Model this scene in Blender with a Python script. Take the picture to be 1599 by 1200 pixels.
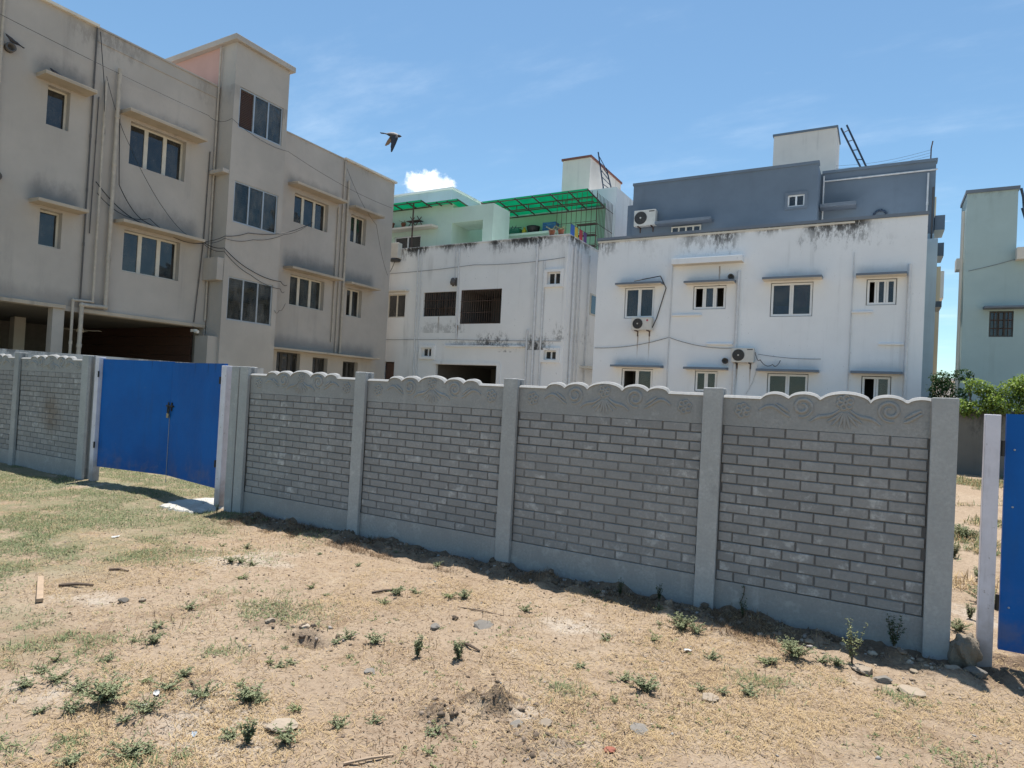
import bpy, bmesh, math, random
import numpy as np
from mathutils import Vector, Matrix, Euler
R = math.radians
random.seed(7); rng = np.random.default_rng(7)
for o in list(bpy.data.objects): bpy.data.objects.remove(o)
scene = bpy.context.scene
COL = scene.collection

# ------------------------------------------------------------------ camera
CAM_H = 1.75
yaw, pitch, roll = R(29.954), R(1.013), R(2.952)
fw = Vector((-math.sin(yaw), math.cos(yaw), 0)); rt = Vector((math.cos(yaw), math.sin(yaw), 0)); up = Vector((0, 0, 1))
fw2 = fw*math.cos(pitch) + up*math.sin(pitch); up2 = up*math.cos(pitch) - fw*math.sin(pitch)
rt3 = rt*math.cos(roll) + up2*math.sin(roll); up3 = up2*math.cos(roll) - rt*math.sin(roll)
cd = bpy.data.cameras.new('camera'); cam = bpy.data.objects.new('camera', cd); COL.objects.link(cam)
M = Matrix((rt3, up3, -fw2)).transposed().to_4x4(); M.translation = (0, 0, CAM_H)
cam.matrix_world = M
cd.sensor_width = 36; cd.lens = 36*1000/1599; cd.clip_start = 0.05; cd.clip_end = 3000
scene.camera = cam

# ------------------------------------------------------------------ world and sun
SUN = Vector((-0.10, 0.225, 1.0)).normalized()
elev = math.asin(SUN.z); azim = math.atan2(SUN.x, SUN.y)
w = bpy.data.worlds.new('World'); scene.world = w; w.use_nodes = True
nt = w.node_tree; nt.nodes.clear()
def wn(t, **k):
    n = nt.nodes.new(t)
    for a, b in k.items(): setattr(n, a, b)
    return n
sky = wn('ShaderNodeTexSky', sky_type='NISHITA', sun_disc=False, sun_elevation=elev, sun_rotation=azim,
         altitude=0, air_density=1.0, dust_density=0.25, ozone_density=1.9)
tc = wn('ShaderNodeTexCoord')
def wmath(op, a, b=None, c=None):
    n = wn('ShaderNodeMath', operation=op)
    for i, v in enumerate((a, b, c)):
        if v is None: continue
        if isinstance(v, (int, float)): n.inputs[i].default_value = v
        else: nt.links.new(v, n.inputs[i])
    return n.outputs[0]
def wdot(v):
    n = wn('ShaderNodeVectorMath', operation='DOT_PRODUCT'); n.inputs[1].default_value = v
    nt.links.new(tc.outputs['Generated'], n.inputs[0]); return n.outputs['Value']
def wnoise(vec, scale, detail, rough):
    n = wn('ShaderNodeTexNoise'); n.inputs['Scale'].default_value = scale; n.inputs['Detail'].default_value = detail
    n.inputs['Roughness'].default_value = rough; nt.links.new(vec, n.inputs['Vector']); return n.outputs['Fac']
def wramp(x, a, b):
    n = wn('ShaderNodeMapRange', interpolation_type='SMOOTHSTEP'); n.inputs['From Min'].default_value = a
    n.inputs['From Max'].default_value = b; nt.links.new(x, n.inputs['Value']); return n.outputs['Result']
# thin high cloud: noise on the plane of the sky
sep = wn('ShaderNodeSeparateXYZ'); nt.links.new(tc.outputs['Generated'], sep.inputs[0])
zc = wmath('ADD', wmath('MAXIMUM', sep.outputs['Z'], 0.0), 0.12)
comb = wn('ShaderNodeCombineXYZ'); nt.links.new(wmath('DIVIDE', sep.outputs['X'], zc), comb.inputs[0])
nt.links.new(wmath('MULTIPLY', wmath('DIVIDE', sep.outputs['Y'], zc), 2.2), comb.inputs[1])
cir = wramp(wnoise(comb.outputs[0], 0.9, 7, 0.62), 0.5, 0.85)
puff = wramp(wnoise(comb.outputs[0], 2.7, 8, 0.6), 0.66, 0.8)
thin = wmath('ADD', wmath('MULTIPLY', cir, 0.30), wmath('MULTIPLY', puff, 0.45))
# one heap cloud low over the roofs
cdir = (fw2 + rt3*((668-800)/1000) + up3*((600-291)/1000)).normalized()
cr = cdir.cross(Vector((0, 0, 1))).normalized(); cu = cr.cross(cdir).normalized()
da = wmath('DIVIDE', wdot(cr), 0.044); db = wdot(cu)
dbu = wmath('DIVIDE', wmath('MAXIMUM', db, 0.0), 0.026); dbd = wmath('DIVIDE', wmath('MINIMUM', db, 0.0), 0.019)
r2 = wmath('ADD', wmath('MULTIPLY', da, da), wmath('ADD', wmath('MULTIPLY', dbu, dbu), wmath('MULTIPLY', dbd, dbd)))
cn = wnoise(tc.outputs['Generated'], 46, 9, 0.66)
body = wmath('SUBTRACT', wmath('ADD', wmath('SUBTRACT', 1.0, r2), wmath('MULTIPLY', cn, 2.4)), 1.25)
front = wramp(wdot(cdir), 0.98, 0.99)
heap = wmath('MULTIPLY', wramp(body, 0.05, 0.8), front)
mx1 = wn('ShaderNodeMix', data_type='RGBA'); nt.links.new(thin, mx1.inputs[0])
wb_ = wn('ShaderNodeMix', data_type='RGBA', blend_type='MULTIPLY'); wb_.inputs[0].default_value = 1; nt.links.new(sky.outputs[0], wb_.inputs[6]); wb_.inputs[7].default_value = (.72, .86, .845, 1)
nt.links.new(wb_.outputs[2], mx1.inputs[6])
mx1.inputs[7].default_value = (7.0, 7.6, 8.1, 1)
mx2 = wn('ShaderNodeMix', data_type='RGBA'); nt.links.new(heap, mx2.inputs[0]); nt.links.new(mx1.outputs[2], mx2.inputs[6])
cm = wn('ShaderNodeMix', data_type='RGBA'); nt.links.new(wramp(wnoise(tc.outputs['Generated'], 38, 5, 0.6), 0.35, 0.62), cm.inputs[0])
cm.inputs[6].default_value = (6.6, 7.1, 7.9, 1); cm.inputs[7].default_value = (9.4, 9.4, 9.5, 1); nt.links.new(cm.outputs[2], mx2.inputs[7])
bg = wn('ShaderNodeBackground'); bg.inputs[1].default_value = 0.128; nt.links.new(mx2.outputs[2], bg.inputs[0])
ow = wn('ShaderNodeOutputWorld'); nt.links.new(bg.outputs[0], ow.inputs[0])
sl = bpy.data.lights.new('sun', 'SUN'); sl.energy = 5.0; sl.angle = R(0.53); sl.color = (1.0, 0.955, 0.89)
so = bpy.data.objects.new('sun', sl); COL.objects.link(so); so.rotation_euler = SUN.to_track_quat('Z', 'Y').to_euler(); so.location = (0, 0, 40)
vs = scene.view_settings; vs.view_transform = 'Standard'; vs.look = 'None'; vs.exposure = 0.55; vs.gamma = 1.0
vs.use_curve_mapping = False
scene.cycles.max_bounces = 8; scene.cycles.diffuse_bounces = 4; scene.cycles.transparent_max_bounces = 12

# ------------------------------------------------------------------ numpy noise
_perm = rng.random((256, 256))
def vnoise(x, y):
    xi = np.floor(x).astype(int); yi = np.floor(y).astype(int); fx = x-xi; fy = y-yi
    fx = fx*fx*(3-2*fx); fy = fy*fy*(3-2*fy)
    g = lambda a, b: _perm[a & 255, b & 255]
    return (g(xi, yi)*(1-fx)+g(xi+1, yi)*fx)*(1-fy)+(g(xi, yi+1)*(1-fx)+g(xi+1, yi+1)*fx)*fy
def fbm(x, y, s, oct=4):
    t = 0; a = .5; n = 0
    for i in range(oct):
        t = t+a*vnoise(x*s+17*i, y*s+31*i); n += a; a *= .5; s *= 2.05
    return t/n
def sstep(x, a, b):
    t = np.clip((x-a)/(b-a), 0, 1); return t*t*(3-2*t)
CLODS = [(-1.85, 3.17, .24, .10), (-1.98, 2.90, .18, .07), (-3.46, 3.30, .2, .03), (-1.45, 2.95, .25, .025), (-3.75, 3.22, .15, .03)]
def ground_h(x, y):
    x = np.asarray(x, float); y = np.asarray(y, float)
    near = sstep(y, 9.0, 7.0)*sstep(y, -6, 0)*sstep(x, 6, 3)*sstep(x, -19, -16)
    h = (fbm(x, y, .6, 3)-.5)*.05*near + (fbm(x+50, y, 4.0, 3)-.5)*.030*near + (fbm(x, y+90, 17, 3)-.5)*.024*near + (fbm(x+33, y, 42, 2)-.5)*.010*near
    h = h + .335*sstep(y, 7.0, 20.0)
    fb = sstep(y, 4.95, 5.5)*sstep(y, 6.4, 5.9)*sstep(x, -7.6, -6.8)*near
    h = h + fb*(.015+.085*np.clip(fbm(x, y, 6, 3)-.42, 0, 1)*2)
    for cx, cy, r, a in CLODS:
        d = np.hypot((x-cx), (y-cy)*1.1)
        h = h + a*sstep(d, r, r*.2)*np.clip(fbm(x+3*cx, y, 13, 4)*2.4-.55, 0, 1.4)
    d = np.hypot((x+3.33)/1.6, y-3.17)+.05*(fbm(x, y, 9, 2)-.5)
    h = h - .075*sstep(d, .11, .03)
    return h
def gz(x, y): return float(ground_h(np.array([x]), np.array([y]))[0])

# ------------------------------------------------------------------ materials
def mnew(name):
    m = bpy.data.materials.new(name); m.use_nodes = True
    t = m.node_tree; b = t.nodes['Principled BSDF']; return m, t, b
class NB:
    def __init__(s, t): s.t = t
    def n(s, ty, **k):
        q = s.t.nodes.new(ty)
        for a, b in k.items(): setattr(q, a, b)
        return q
    def set(s, sock, v):
        if isinstance(v, bpy.types.NodeSocket): s.t.links.new(v, sock)
        elif isinstance(v, tuple): sock.default_value = (*v, 1) if len(v) == 3 and len(sock.default_value) == 4 else v
        else: sock.default_value = v
    def pos(s): return s.n('ShaderNodeNewGeometry').outputs['Position']
    def map(s, v, sc):
        q = s.n('ShaderNodeMapping'); s.set(q.inputs['Vector'], v); q.inputs['Scale'].default_value = sc; return q.outputs[0]
    def noise(s, v, sc, det=5, ro=.55, dist=0):
        q = s.n('ShaderNodeTexNoise'); s.set(q.inputs['Vector'], v); q.inputs['Scale'].default_value = sc
        q.inputs['Detail'].default_value = det; q.inputs['Roughness'].default_value = ro; q.inputs['Distortion'].default_value = dist; return q.outputs['Fac']
    def ramp(s, x, a, b, lo=0., hi=1.):
        q = s.n('ShaderNodeMapRange', interpolation_type='SMOOTHSTEP'); s.set(q.inputs['Value'], x)
        q.inputs['From Min'].default_value = a; q.inputs['From Max'].default_value = b
        q.inputs['To Min'].default_value = lo; q.inputs['To Max'].default_value = hi; return q.outputs[0]
    def math(s, op, a, b=0.):
        q = s.n('ShaderNodeMath', operation=op); s.set(q.inputs[0], a); s.set(q.inputs[1], b); return q.outputs[0]
    def mix(s, f, a, b, mode='MIX'):
        q = s.n('ShaderNodeMix', data_type='RGBA', blend_type=mode); s.set(q.inputs[0], f); s.set(q.inputs[6], a); s.set(q.inputs[7], b); return q.outputs[2]
    def bump(s, h, st, dist=.02):
        q = s.n('ShaderNodeBump'); q.inputs['Strength'].default_value = st; q.inputs['Distance'].default_value = dist; s.set(q.inputs['Height'], h); return q.outputs[0]
    def sep(s, v):
        q = s.n('ShaderNodeSeparateXYZ'); s.set(q.inputs[0], v); return q.outputs
    def rnd(s): return s.n('ShaderNodeObjectInfo').outputs['Random']
def sc3(c, k): return tuple(min(1, v*k) for v in c)

def stucco(name, col, var=.12, streak=.25, scol=(.09, .085, .08), grime=None, spots=0., bump=.25, rough=.92, off=0., soot=None, sax=1, drips=(), scol2=None):
    """painted plaster: broad unevenness, rain streaks, mould that gathers in a band (grime = list of (ztop, depth, amount))"""
    m, t, b = mnew(name); n = NB(t); P = n.pos()
    if off:
        q = n.n('ShaderNodeVectorMath', operation='ADD'); n.set(q.inputs[0], P); q.inputs[1].default_value = (off, off*.7, 0); PP = q.outputs[0]
    else: PP = P
    big = n.noise(PP, .45, 4, .6); mid = n.noise(PP, 2.3, 6, .65)
    c = n.mix(n.ramp(big, .3, .7), sc3(col, 1-var), sc3(col, 1+var*.35))
    c = n.mix(n.math('MULTIPLY', n.ramp(mid, .5, .75), var*1.6), c, sc3(col, .72))
    st = n.noise(n.map(PP, (2.6, 2.6, .16)), 1.0, 6, .65)
    st2 = n.noise(n.map(PP, (.5, .5, .5)), 1.0, 3, .5)
    sm = n.math('MULTIPLY', n.ramp(st, .52, .78), n.ramp(st2, .4, .62))
    c = n.mix(n.math('MULTIPLY', sm, streak), c, scol)
    if spots:
        sp = n.noise(n.map(PP, (1, 1, .6)), 13, 7, .74)
        c = n.mix(n.math('MULTIPLY', n.math('MULTIPLY', n.ramp(sp, .62, .72), n.ramp(big, .42, .62)), spots), c, (.06, .06, .06))
    if grime:
        z = n.sep(P)[2]
        for zt, dp, am in grime:
            g = n.ramp(z, zt-dp, zt)
            g = n.math('MULTIPLY', g, n.ramp(z, zt+.03, zt+.02))
            q = n.noise(n.map(PP, (4.5, 4.5, 1.7)), 1.5, 9, .78)
            patch = n.noise(PP, .55, 2, .5)
            gm = n.math('MULTIPLY', n.ramp(n.math('ADD', q, n.math('MULTIPLY', g, .24)), .6, .78), n.math('MULTIPLY', g, n.ramp(patch, .44, .62)))
            c = n.mix(n.math('MULTIPLY', gm, am), c, (.045, .045, .045))
    if soot:   # dirt that settles on the wall just above each hood
        xyz = n.sep(P); u = xyz[sax]; z = xyz[2]; nz = n.noise(n.map(PP, (2, 2, 1.2)), 1.2, 6, .7)
        for (ua, ub, zb, hh, am) in soot:
            g = n.math('MULTIPLY', n.ramp(n.math('SUBTRACT', z, n.math('MULTIPLY', nz, hh*.9)), zb+hh*.55, zb-hh*.2), n.ramp(z, zb-.03, zb))
            sf = .45 if scol2 else .2
            g = n.math('MULTIPLY', g, n.math('MULTIPLY', n.ramp(u, ua-sf, ua+sf), n.ramp(u, ub+sf, ub-sf)))
            if scol2:
                mold = n.noise(n.map(PP, (3.4, 3.4, 2.2)), 1.6, 10, .8); g = n.math('MULTIPLY', g, n.ramp(n.math('ADD', mold, n.math('MULTIPLY', g, .16)), .56, .70))
            c = n.mix(n.math('MULTIPLY', g, am), c, scol2 or scol)
    for (uc, wd, z0, z1) in drips:   # rust runs below brackets
        xyz = n.sep(P); du = n.math('ABSOLUTE', n.math('SUBTRACT', n.math('ADD', xyz[sax], n.math('MULTIPLY', n.math('SUBTRACT', n.noise(n.map(P, (1, 1, 2)), 3, 3, .6), .5), .04)), uc))
        g = n.math('MULTIPLY', n.ramp(du, wd, wd*.2), n.math('MULTIPLY', n.ramp(xyz[2], z0, z1), n.ramp(xyz[2], z1+.02, z1)))
        c = n.mix(n.math('MULTIPLY', g, .75), c, (.22, .13, .07))
    n.set(b.inputs['Base Color'], c); b.inputs['Roughness'].default_value = rough
    f = n.noise(PP, 55, 4, .6); f2 = n.noise(PP, 7, 4, .6)
    n.set(b.inputs['Normal'], n.bump(n.math('ADD', f, n.math('MULTIPLY', f2, 1.5)), bump, .012))
    return m
def paint(name, col, rough=.55, var=.12, metal=0., bump=.08, dirt=.2, scale=6.):
    m, t, b = mnew(name); n = NB(t); P = n.pos()
    a = n.noise(P, scale, 5, .6)
    c = n.mix(n.ramp(a, .35, .7), sc3(col, 1-var), sc3(col, 1+var*.4))
    d = n.noise(n.map(P, (3, 3, .5)), 2.2, 6, .65)
    c = n.mix(n.math('MULTIPLY', n.ramp(d, .55, .75), dirt), c, (.10, .085, .07))
    n.set(b.inputs['Base Color'], c); b.inputs['Metallic'].default_value = metal
    n.set(b.inputs['Roughness'], n.ramp(a, .3, .7, max(.02, rough-.08), min(1, rough+.1)))
    n.set(b.inputs['Normal'], n.bump(n.noise(P, scale*8, 4, .6), bump, .006))
    return m
def concrete(name, col, rnd=.18, white=.35, dark=.3, rough=.93, stain=False):
    m, t, b = mnew(name); n = NB(t); P = n.pos()
    q = n.n('ShaderNodeVectorMath', operation='ADD'); n.set(q.inputs[0], P)
    oi = n.n('ShaderNodeObjectInfo'); cx = n.n('ShaderNodeCombineXYZ'); n.set(cx.inputs[0], n.math('MULTIPLY', oi.outputs['Random'], 37.)); n.set(q.inputs[1], cx.outputs[0]); PP = q.outputs[0]
    a = n.noise(P, 5, 6, .65); f = n.noise(PP, 42, 5, .7)
    c = n.mix(n.ramp(a, .3, .7), sc3(col, .86), sc3(col, 1.1))
    c = n.mix(n.ramp(f, .3, .75), sc3(col, .8), c)
    c = n.mix(n.math('MULTIPLY', n.ramp(n.noise(P, .9, 4, .6), .4, .65), .35), c, sc3(col, .72))
    c = n.mix(n.math('MULTIPLY', n.ramp(n.noise(n.map(P, (6, 6, .5)), 1.3, 5, .65), .6, .75), .3), c, sc3(col, 1.35))
    c = n.mix(n.math('MULTIPLY', n.ramp(n.noise(P, 3.1, 6, .7), .6, .75), dark), c, sc3(col, .5))
    wh = n.math('MULTIPLY', n.ramp(n.noise(PP, 6.5, 5, .7), .52, .70), n.ramp(n.noise(P, 1.1, 3, .6), .40, .60))
    c = n.mix(n.math('MULTIPLY', wh, white), c, (.62, .62, .61))
    if stain:   # brown mud splash on the panel left of the gate
        dv = n.n('ShaderNodeVectorMath', operation='DISTANCE'); n.set(dv.inputs[0], P); dv.inputs[1].default_value = (-12.45, 5.67, 1.02)
        c = n.mix(n.math('MULTIPLY', n.ramp(n.math('ADD', dv.outputs['Value'], n.math('MULTIPLY', a, .5)), .75, .3), .6), c, (.17, .12, .08))
    rr = n.ramp(oi.outputs['Random'], 0, 1, 1-rnd, 1+rnd*.6)
    mm = n.n('ShaderNodeVectorMath', operation='SCALE'); n.set(mm.inputs[0], c); n.set(mm.inputs['Scale'], rr)
    n.set(b.inputs['Base Color'], mm.outputs[0]); b.inputs['Roughness'].default_value = rough
    pores = n.ramp(n.noise(PP, 95, 3, .6), .62, .72)
    n.set(b.inputs['Normal'], n.bump(n.math('SUBTRACT', n.math('ADD', f, a), pores), .45, .006))
    return m
def glassmat(name, tint, ior=1.5, boost=0.02, wav=.02, dust=.14):
    m, t, b = mnew(name); n = NB(t); t.nodes.remove(b)
    fr = n.n('ShaderNodeFresnel'); fr.inputs[0].default_value = ior
    gl = n.n('ShaderNodeBsdfGlossy'); gl.inputs['Roughness'].default_value = .04; gl.inputs['Color'].default_value = (.92, .95, 1, 1)
    bp = n.bump(n.noise(n.pos(), 1.6, 2, .5), wav, .1); n.set(gl.inputs['Normal'], bp)
    tr = n.n('ShaderNodeBsdfTransparent'); tr.inputs[0].default_value = (*tint, 1)
    mx = n.n('ShaderNodeMixShader'); n.set(mx.inputs[0], n.math('ADD', fr.outputs[0], boost)); n.set(mx.inputs[1], tr.outputs[0]); n.set(mx.inputs[2], gl.outputs[0])
    df = n.n('ShaderNodeBsdfDiffuse'); df.inputs[0].default_value = (.42, .40, .36, 1); m3 = n.n('ShaderNodeMixShader')
    n.set(m3.inputs[0], n.ramp(n.noise(n.map(n.pos(), (1, 1, .6)), 2.6, 6, .65), .35, .75, .03, dust)); n.set(m3.inputs[1], mx.outputs[0]); n.set(m3.inputs[2], df.outputs[0])
    n.set(t.nodes['Material Output'].inputs[0], m3.outputs[0]); return m
def leafmat(name, c1, c2, rough=.6, trans=.25, c3=None):
    m, t, b = mnew(name); n = NB(t)
    at = n.n('ShaderNodeAttribute'); at.attribute_name = 'tone'
    c = n.mix(at.outputs['Fac'], c1, c2)
    if c3: c = n.mix(n.ramp(at.outputs['Fac'], .85, 1.), c, c3)
    n.set(b.inputs['Base Color'], c); b.inputs['Roughness'].default_value = rough; b.inputs['Specular IOR Level'].default_value = .25
    if trans:
        tl = n.n('ShaderNodeBsdfTranslucent'); n.set(tl.inputs[0], c)
        mx = n.n('ShaderNodeMixShader'); mx.inputs[0].default_value = trans
        n.set(mx.inputs[1], b.outputs[0]); n.set(mx.inputs[2], tl.outputs[0]); n.set(t.nodes['Material Output'].inputs[0], mx.outputs[0])
    return m

MT = {}
MT['beige'] = stucco('beige_plaster', (.455, .41, .365), .12, .30, (.15, .145, .14), grime=[(11.02, 1.3, .38)], bump=.4, spots=.25, soot=[(7.62, 8.82, 9.15, .7, .75), (7.64, 8.80, 6.0, .8, .75), (9.68, 12.0, 9.07, .5, .5), (9.68, 12.12, 6.0, .9, .6), (15.5, 17.95, 8.9, .5, .6), (15.5, 17.98, 5.9, .8, .7), (18.4, 20.1, 8.88, .5, .5), (18.4, 20.1, 5.87, .7, .6), (14.7, 20.3, 3.02, .6, .5), (7.0, 9.7, 3.5, .5, .4)])
MT['beige_trim'] = stucco('beige_trim', (.47, .395, .31), .18, .65, (.15, .13, .11), bump=.4, spots=.5)
MT['pink'] = stucco('pink_plaster', (.52, .32, .27), .1, .2, (.2, .15, .13))
MT['coping'] = stucco('cream_coping', (.72, .66, .57), .1, .2)
MT['white'] = stucco('white_paint_wall', (.82, .835, .845), .05, .34, (.25, .25, .25), grime=[(7.9, 1.5, .95), (7.85, .45, .9)], spots=.9, bump=.2, soot=[(-8.66, -6.95, 6.08, .35, .35), (-6.12, -4.44, 6.05, .3, .3), (-3.53, -1.75, 6.05, .35, .35), (-.8, .55, 6.05, .4, .35), (-8.7, -6.82, 3.06, .4, .35), (-3.6, -1.74, 3.04, .4, .3), (-.84, .54, 3.04, .4, .3)], sax=0, drips=[(-7.84, .035, 3.2, 4.2), (-7.4, .03, 3.1, 4.2), (-4.28, .03, 2.3, 3.1), (-3.85, .03, 2.2, 3.1), (-5.0, .04, 5.6, 6.6)])
MT['midwhite'] = stucco('white_weathered_wall', (.80, .80, .795), .06, .48, (.17, .165, .16), grime=[(8.1, .9, .95), (8.06, .3, .9)], spots=1., bump=.22, off=3.3, sax=0, scol2=(.05, .05, .05), soot=[(-12.5, -11.3, 3.6, 1.0, .95), (-14.7, -13.2, 3.76, .8, .8), (-16.1, -15.5, 4.3, .9, .7), (-11.2, -10.7, 4.0, .9, .8), (-17.7, -15.9, 4.3, .7, .35), (-13.6, -13.0, 3.5, .5, .7), (-16.3, -12.3, 3.76, .35, .4)], drips=[(-16.75, .05, 4.3, 5.0), (-15.72, .05, 3.8, 4.6)])
MT['sunshade_w'] = stucco('sunshade_white', (.68, .64, .56), .08, .3)
MT['slate'] = stucco('slate_blue_wall', (.165, .21, .265), .14, .25, (.08, .1, .12), bump=.15, off=9, spots=.25)
MT['slate_edge'] = stucco('slate_edge', (.17, .205, .25), .14, .3, (.4, .4, .4), bump=.15)
MT['paleblue'] = stucco('pale_blue_wall', (.40, .50, .56), .1, .3, (.12, .13, .13))
MT['paleblue2'] = stucco('light_blue_side_wall', (.58, .70, .78), .1, .3, (.2, .22, .22), off=1)
MT['mint'] = stucco('mint_wall', (.34, .58, .40), .1, .3, (.1, .13, .1), spots=.3, off=5)
MT['mintpale'] = stucco('mint_pale_wall', (.56, .70, .60), .08, .25, (.15, .17, .15), off=6)
MT['sage'] = stucco('sage_green_wall', (.41, .52, .515), .1, .28, (.13, .15, .14), grime=[(9.0, .9, .5)], off=2)
MT['tank'] = stucco('water_tank_wall', (.76, .71, .65), .1, .5, (.14, .13, .12), spots=.4, off=12)
MT['tankred'] = paint('red_oxide_band', (.22, .09, .07), .8)
MT['cream'] = stucco('cream_wall', (.62, .52, .36), .1, .3)
MT['room'] = paint('dim_room', (.15, .14, .13), .9, .1)
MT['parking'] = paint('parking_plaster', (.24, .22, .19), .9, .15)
MT['cladding'] = paint('brown_cladding', (.10, .05, .035), .6, .25)
MT['frame_cream'] = paint('cream_window_frame', (.62, .57, .48), .5, .08)
MT['frame_white'] = paint('white_window_frame', (.78, .79, .80), .35, .05, dirt=.12)
MT['frame_alu'] = paint('aluminium_frame', (.42, .44, .46), .4, .1, metal=.4)
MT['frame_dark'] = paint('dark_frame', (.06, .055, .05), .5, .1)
MT['glass'] = glassmat('window_glass', (.42, .46, .52), 1.5, .0, .05)
MT['glass_dark'] = glassmat('dark_window_glass', (.06, .07, .09), 1.5, .02, .06)
MT['glass_blue'] = glassmat('blue_window_glass', (.30, .36, .36), 1.45, .0, .05, .24)
MT['blind'] = paint('window_blind', (.45, .47, .44), .7, .1)
MT['louvre'] = paint('brown_louvre', (.11, .06, .045), .6, .2)
MT['curtain_blue'] = paint('blue_curtain', (.10, .20, .45), .9, .2)
MT['curtain_red'] = paint('red_cloth', (.40, .08, .09), .9, .2)
MT['curtain_plum'] = paint('plum_curtain', (.20, .14, .18), .9, .2)
MT['curtain_pale'] = paint('pale_curtain', (.45, .52, .6), .9, .2)
MT['grill'] = paint('rusty_grill', (.10, .06, .045), .75, .3)
MT['pipe_beige'] = paint('beige_pipe', (.46, .40, .33), .55, .15, dirt=.3)
MT['pipe_white'] = paint('white_pipe', (.66, .67, .68), .45, .1, dirt=.3)
MT['pipe_dark'] = paint('dark_pipe', (.10, .09, .085), .6, .2)
MT['cable'] = paint('black_cable', (.02, .02, .022), .5, .2, dirt=0)
MT['cable_grey'] = paint('grey_cable', (.16, .16, .16), .6, .2, dirt=0)
MT['steel_navy'] = paint('navy_steel', (.03, .05, .09), .45, .2)
MT['steel_rust'] = paint('brown_steel', (.09, .055, .045), .7, .25)
MT['fence'] = concrete('fence_concrete', (.335, .335, .328), .03, .25, .25)
MT['brick'] = concrete('cast_brick_concrete', (.31, .305, .30), .09, .6, .22, stain=True)
MT['mortar'] = concrete('cast_joint_concrete', (.17, .165, .162), .05, .05, .2)
MT['mortar_pale'] = concrete('filled_joint_concrete', (.25, .243, .238), .05, .05, .2)
MT['post'] = concrete('post_concrete', (.40, .405, .40), .08, .3, .35)
MT['compound'] = stucco('old_compound_plaster', (.17, .165, .15), .25, .85, (.04, .04, .038), grime=[(2.0, 1.4, .85)], spots=.7)
MT['compound_w'] = stucco('stained_white_plaster', (.58, .57, .56), .12, .6, (.06, .06, .06), grime=[(2.2, .4, .85)], spots=.6, off=4)
MT['gate_white'] = paint('white_gate_paint', (.64, .62, .68), .5, .1, dirt=.5)
_t = MT['gate_white'].node_tree; _n = NB(_t); _b = _t.nodes['Principled BSDF']; _c = _b.inputs['Base Color'].links[0].from_socket; _P = _n.pos()
_z = _n.math('ADD', _n.sep(_P)[2], _n.math('MULTIPLY', _n.noise(_P, 7, 6, .7), .5))
_c = _n.mix(_n.math('MULTIPLY', _n.ramp(_z, .75, .3), .75), _c, (.20, .16, .13)); _c = _n.mix(_n.math('MULTIPLY', _n.ramp(_n.noise(_P, 16, 5, .7), .63, .69), .7), _c, (.16, .12, .10)); _n.set(_b.inputs['Base Color'], _c)
MT['blackmetal'] = paint('black_iron', (.015, .014, .013), .5, .2, dirt=0)
MT['brass'] = paint('padlock_brass', (.5, .42, .25), .35, .1, metal=.8, dirt=0)
MT['ac'] = paint('ac_casing', (.62, .60, .55), .45, .08, dirt=.2)
MT['ac_grille'] = paint('ac_grille', (.05, .05, .05), .5, .1, dirt=0)
MT['red'] = paint('red_emblem', (.45, .03, .08), .5, .05, dirt=0)
MT['rock'] = stucco('rock', (.22, .18, .135), .3, .2, (.1, .08, .06), spots=.5, bump=.9)
MT['stone_grey'] = concrete('grey_stone', (.21, .19, .165), .25, .1, .45)
MT['stone_pale'] = concrete('pale_stone', (.35, .285, .215), .2, .15, .4)
MT['clod'] = stucco('dark_clod', (.115, .085, .06), .3, .2, bump=.9)
MT['limewash'] = concrete('pale_concrete_patch', (.50, .48, .43), .05, .5, .45)
MT['wood'] = paint('cut_wood', (.40, .29, .195), .8, .2, scale=14)
MT['twig'] = paint('twig', (.12, .085, .06), .9, .2)
MT['bark'] = paint('bark', (.10, .08, .055), .9, .2)
MT['tile'] = paint('red_tile_bit', (.30, .10, .06), .8, .2)
# blue gate sheet: sun-faded paint with drips
def gate_blue():
    m, t, b = mnew('blue_gate_paint'); n = NB(t); P = n.pos()
    a = n.noise(P, 1.3, 4, .55); d = n.noise(n.map(P, (7, 7, .8)), 1.2, 5, .6)
    c = n.mix(n.ramp(a, .3, .7), (.004, .085, .32), (.009, .115, .40))
    c = n.mix(n.math('MULTIPLY', n.ramp(d, .55, .72), .3), c, (.02, .08, .22))
    c = n.mix(n.math('MULTIPLY', n.ramp(n.noise(P, 11, 4, .7), .66, .72), .45), c, (.06, .15, .32))
    zz = n.sep(P)[2]; c = n.mix(n.math('MULTIPLY', n.math('MULTIPLY', n.ramp(zz, .75, .2), n.ramp(n.noise(P, 4, 6, .7), .4, .7)), .4), c, (.20, .16, .12))
    c = n.mix(n.math('MULTIPLY', n.math('MULTIPLY', n.ramp(zz, 1.72, 2.0), n.ramp(n.noise(n.map(P, (9, 9, .3)), 1.4, 4, .6), .58, .7)), .6), c, (.01, .035, .09))
    n.set(b.inputs['Base Color'], c); n.set(b.inputs['Roughness'], n.ramp(a, .3, .7, .5, .62)); b.inputs['Specular IOR Level'].default_value = .15
    n.set(b.inputs['Normal'], n.bump(n.noise(P, 2.2, 4, .55), .5, .04)); return m
MT['gate_blue'] = gate_blue()
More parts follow.
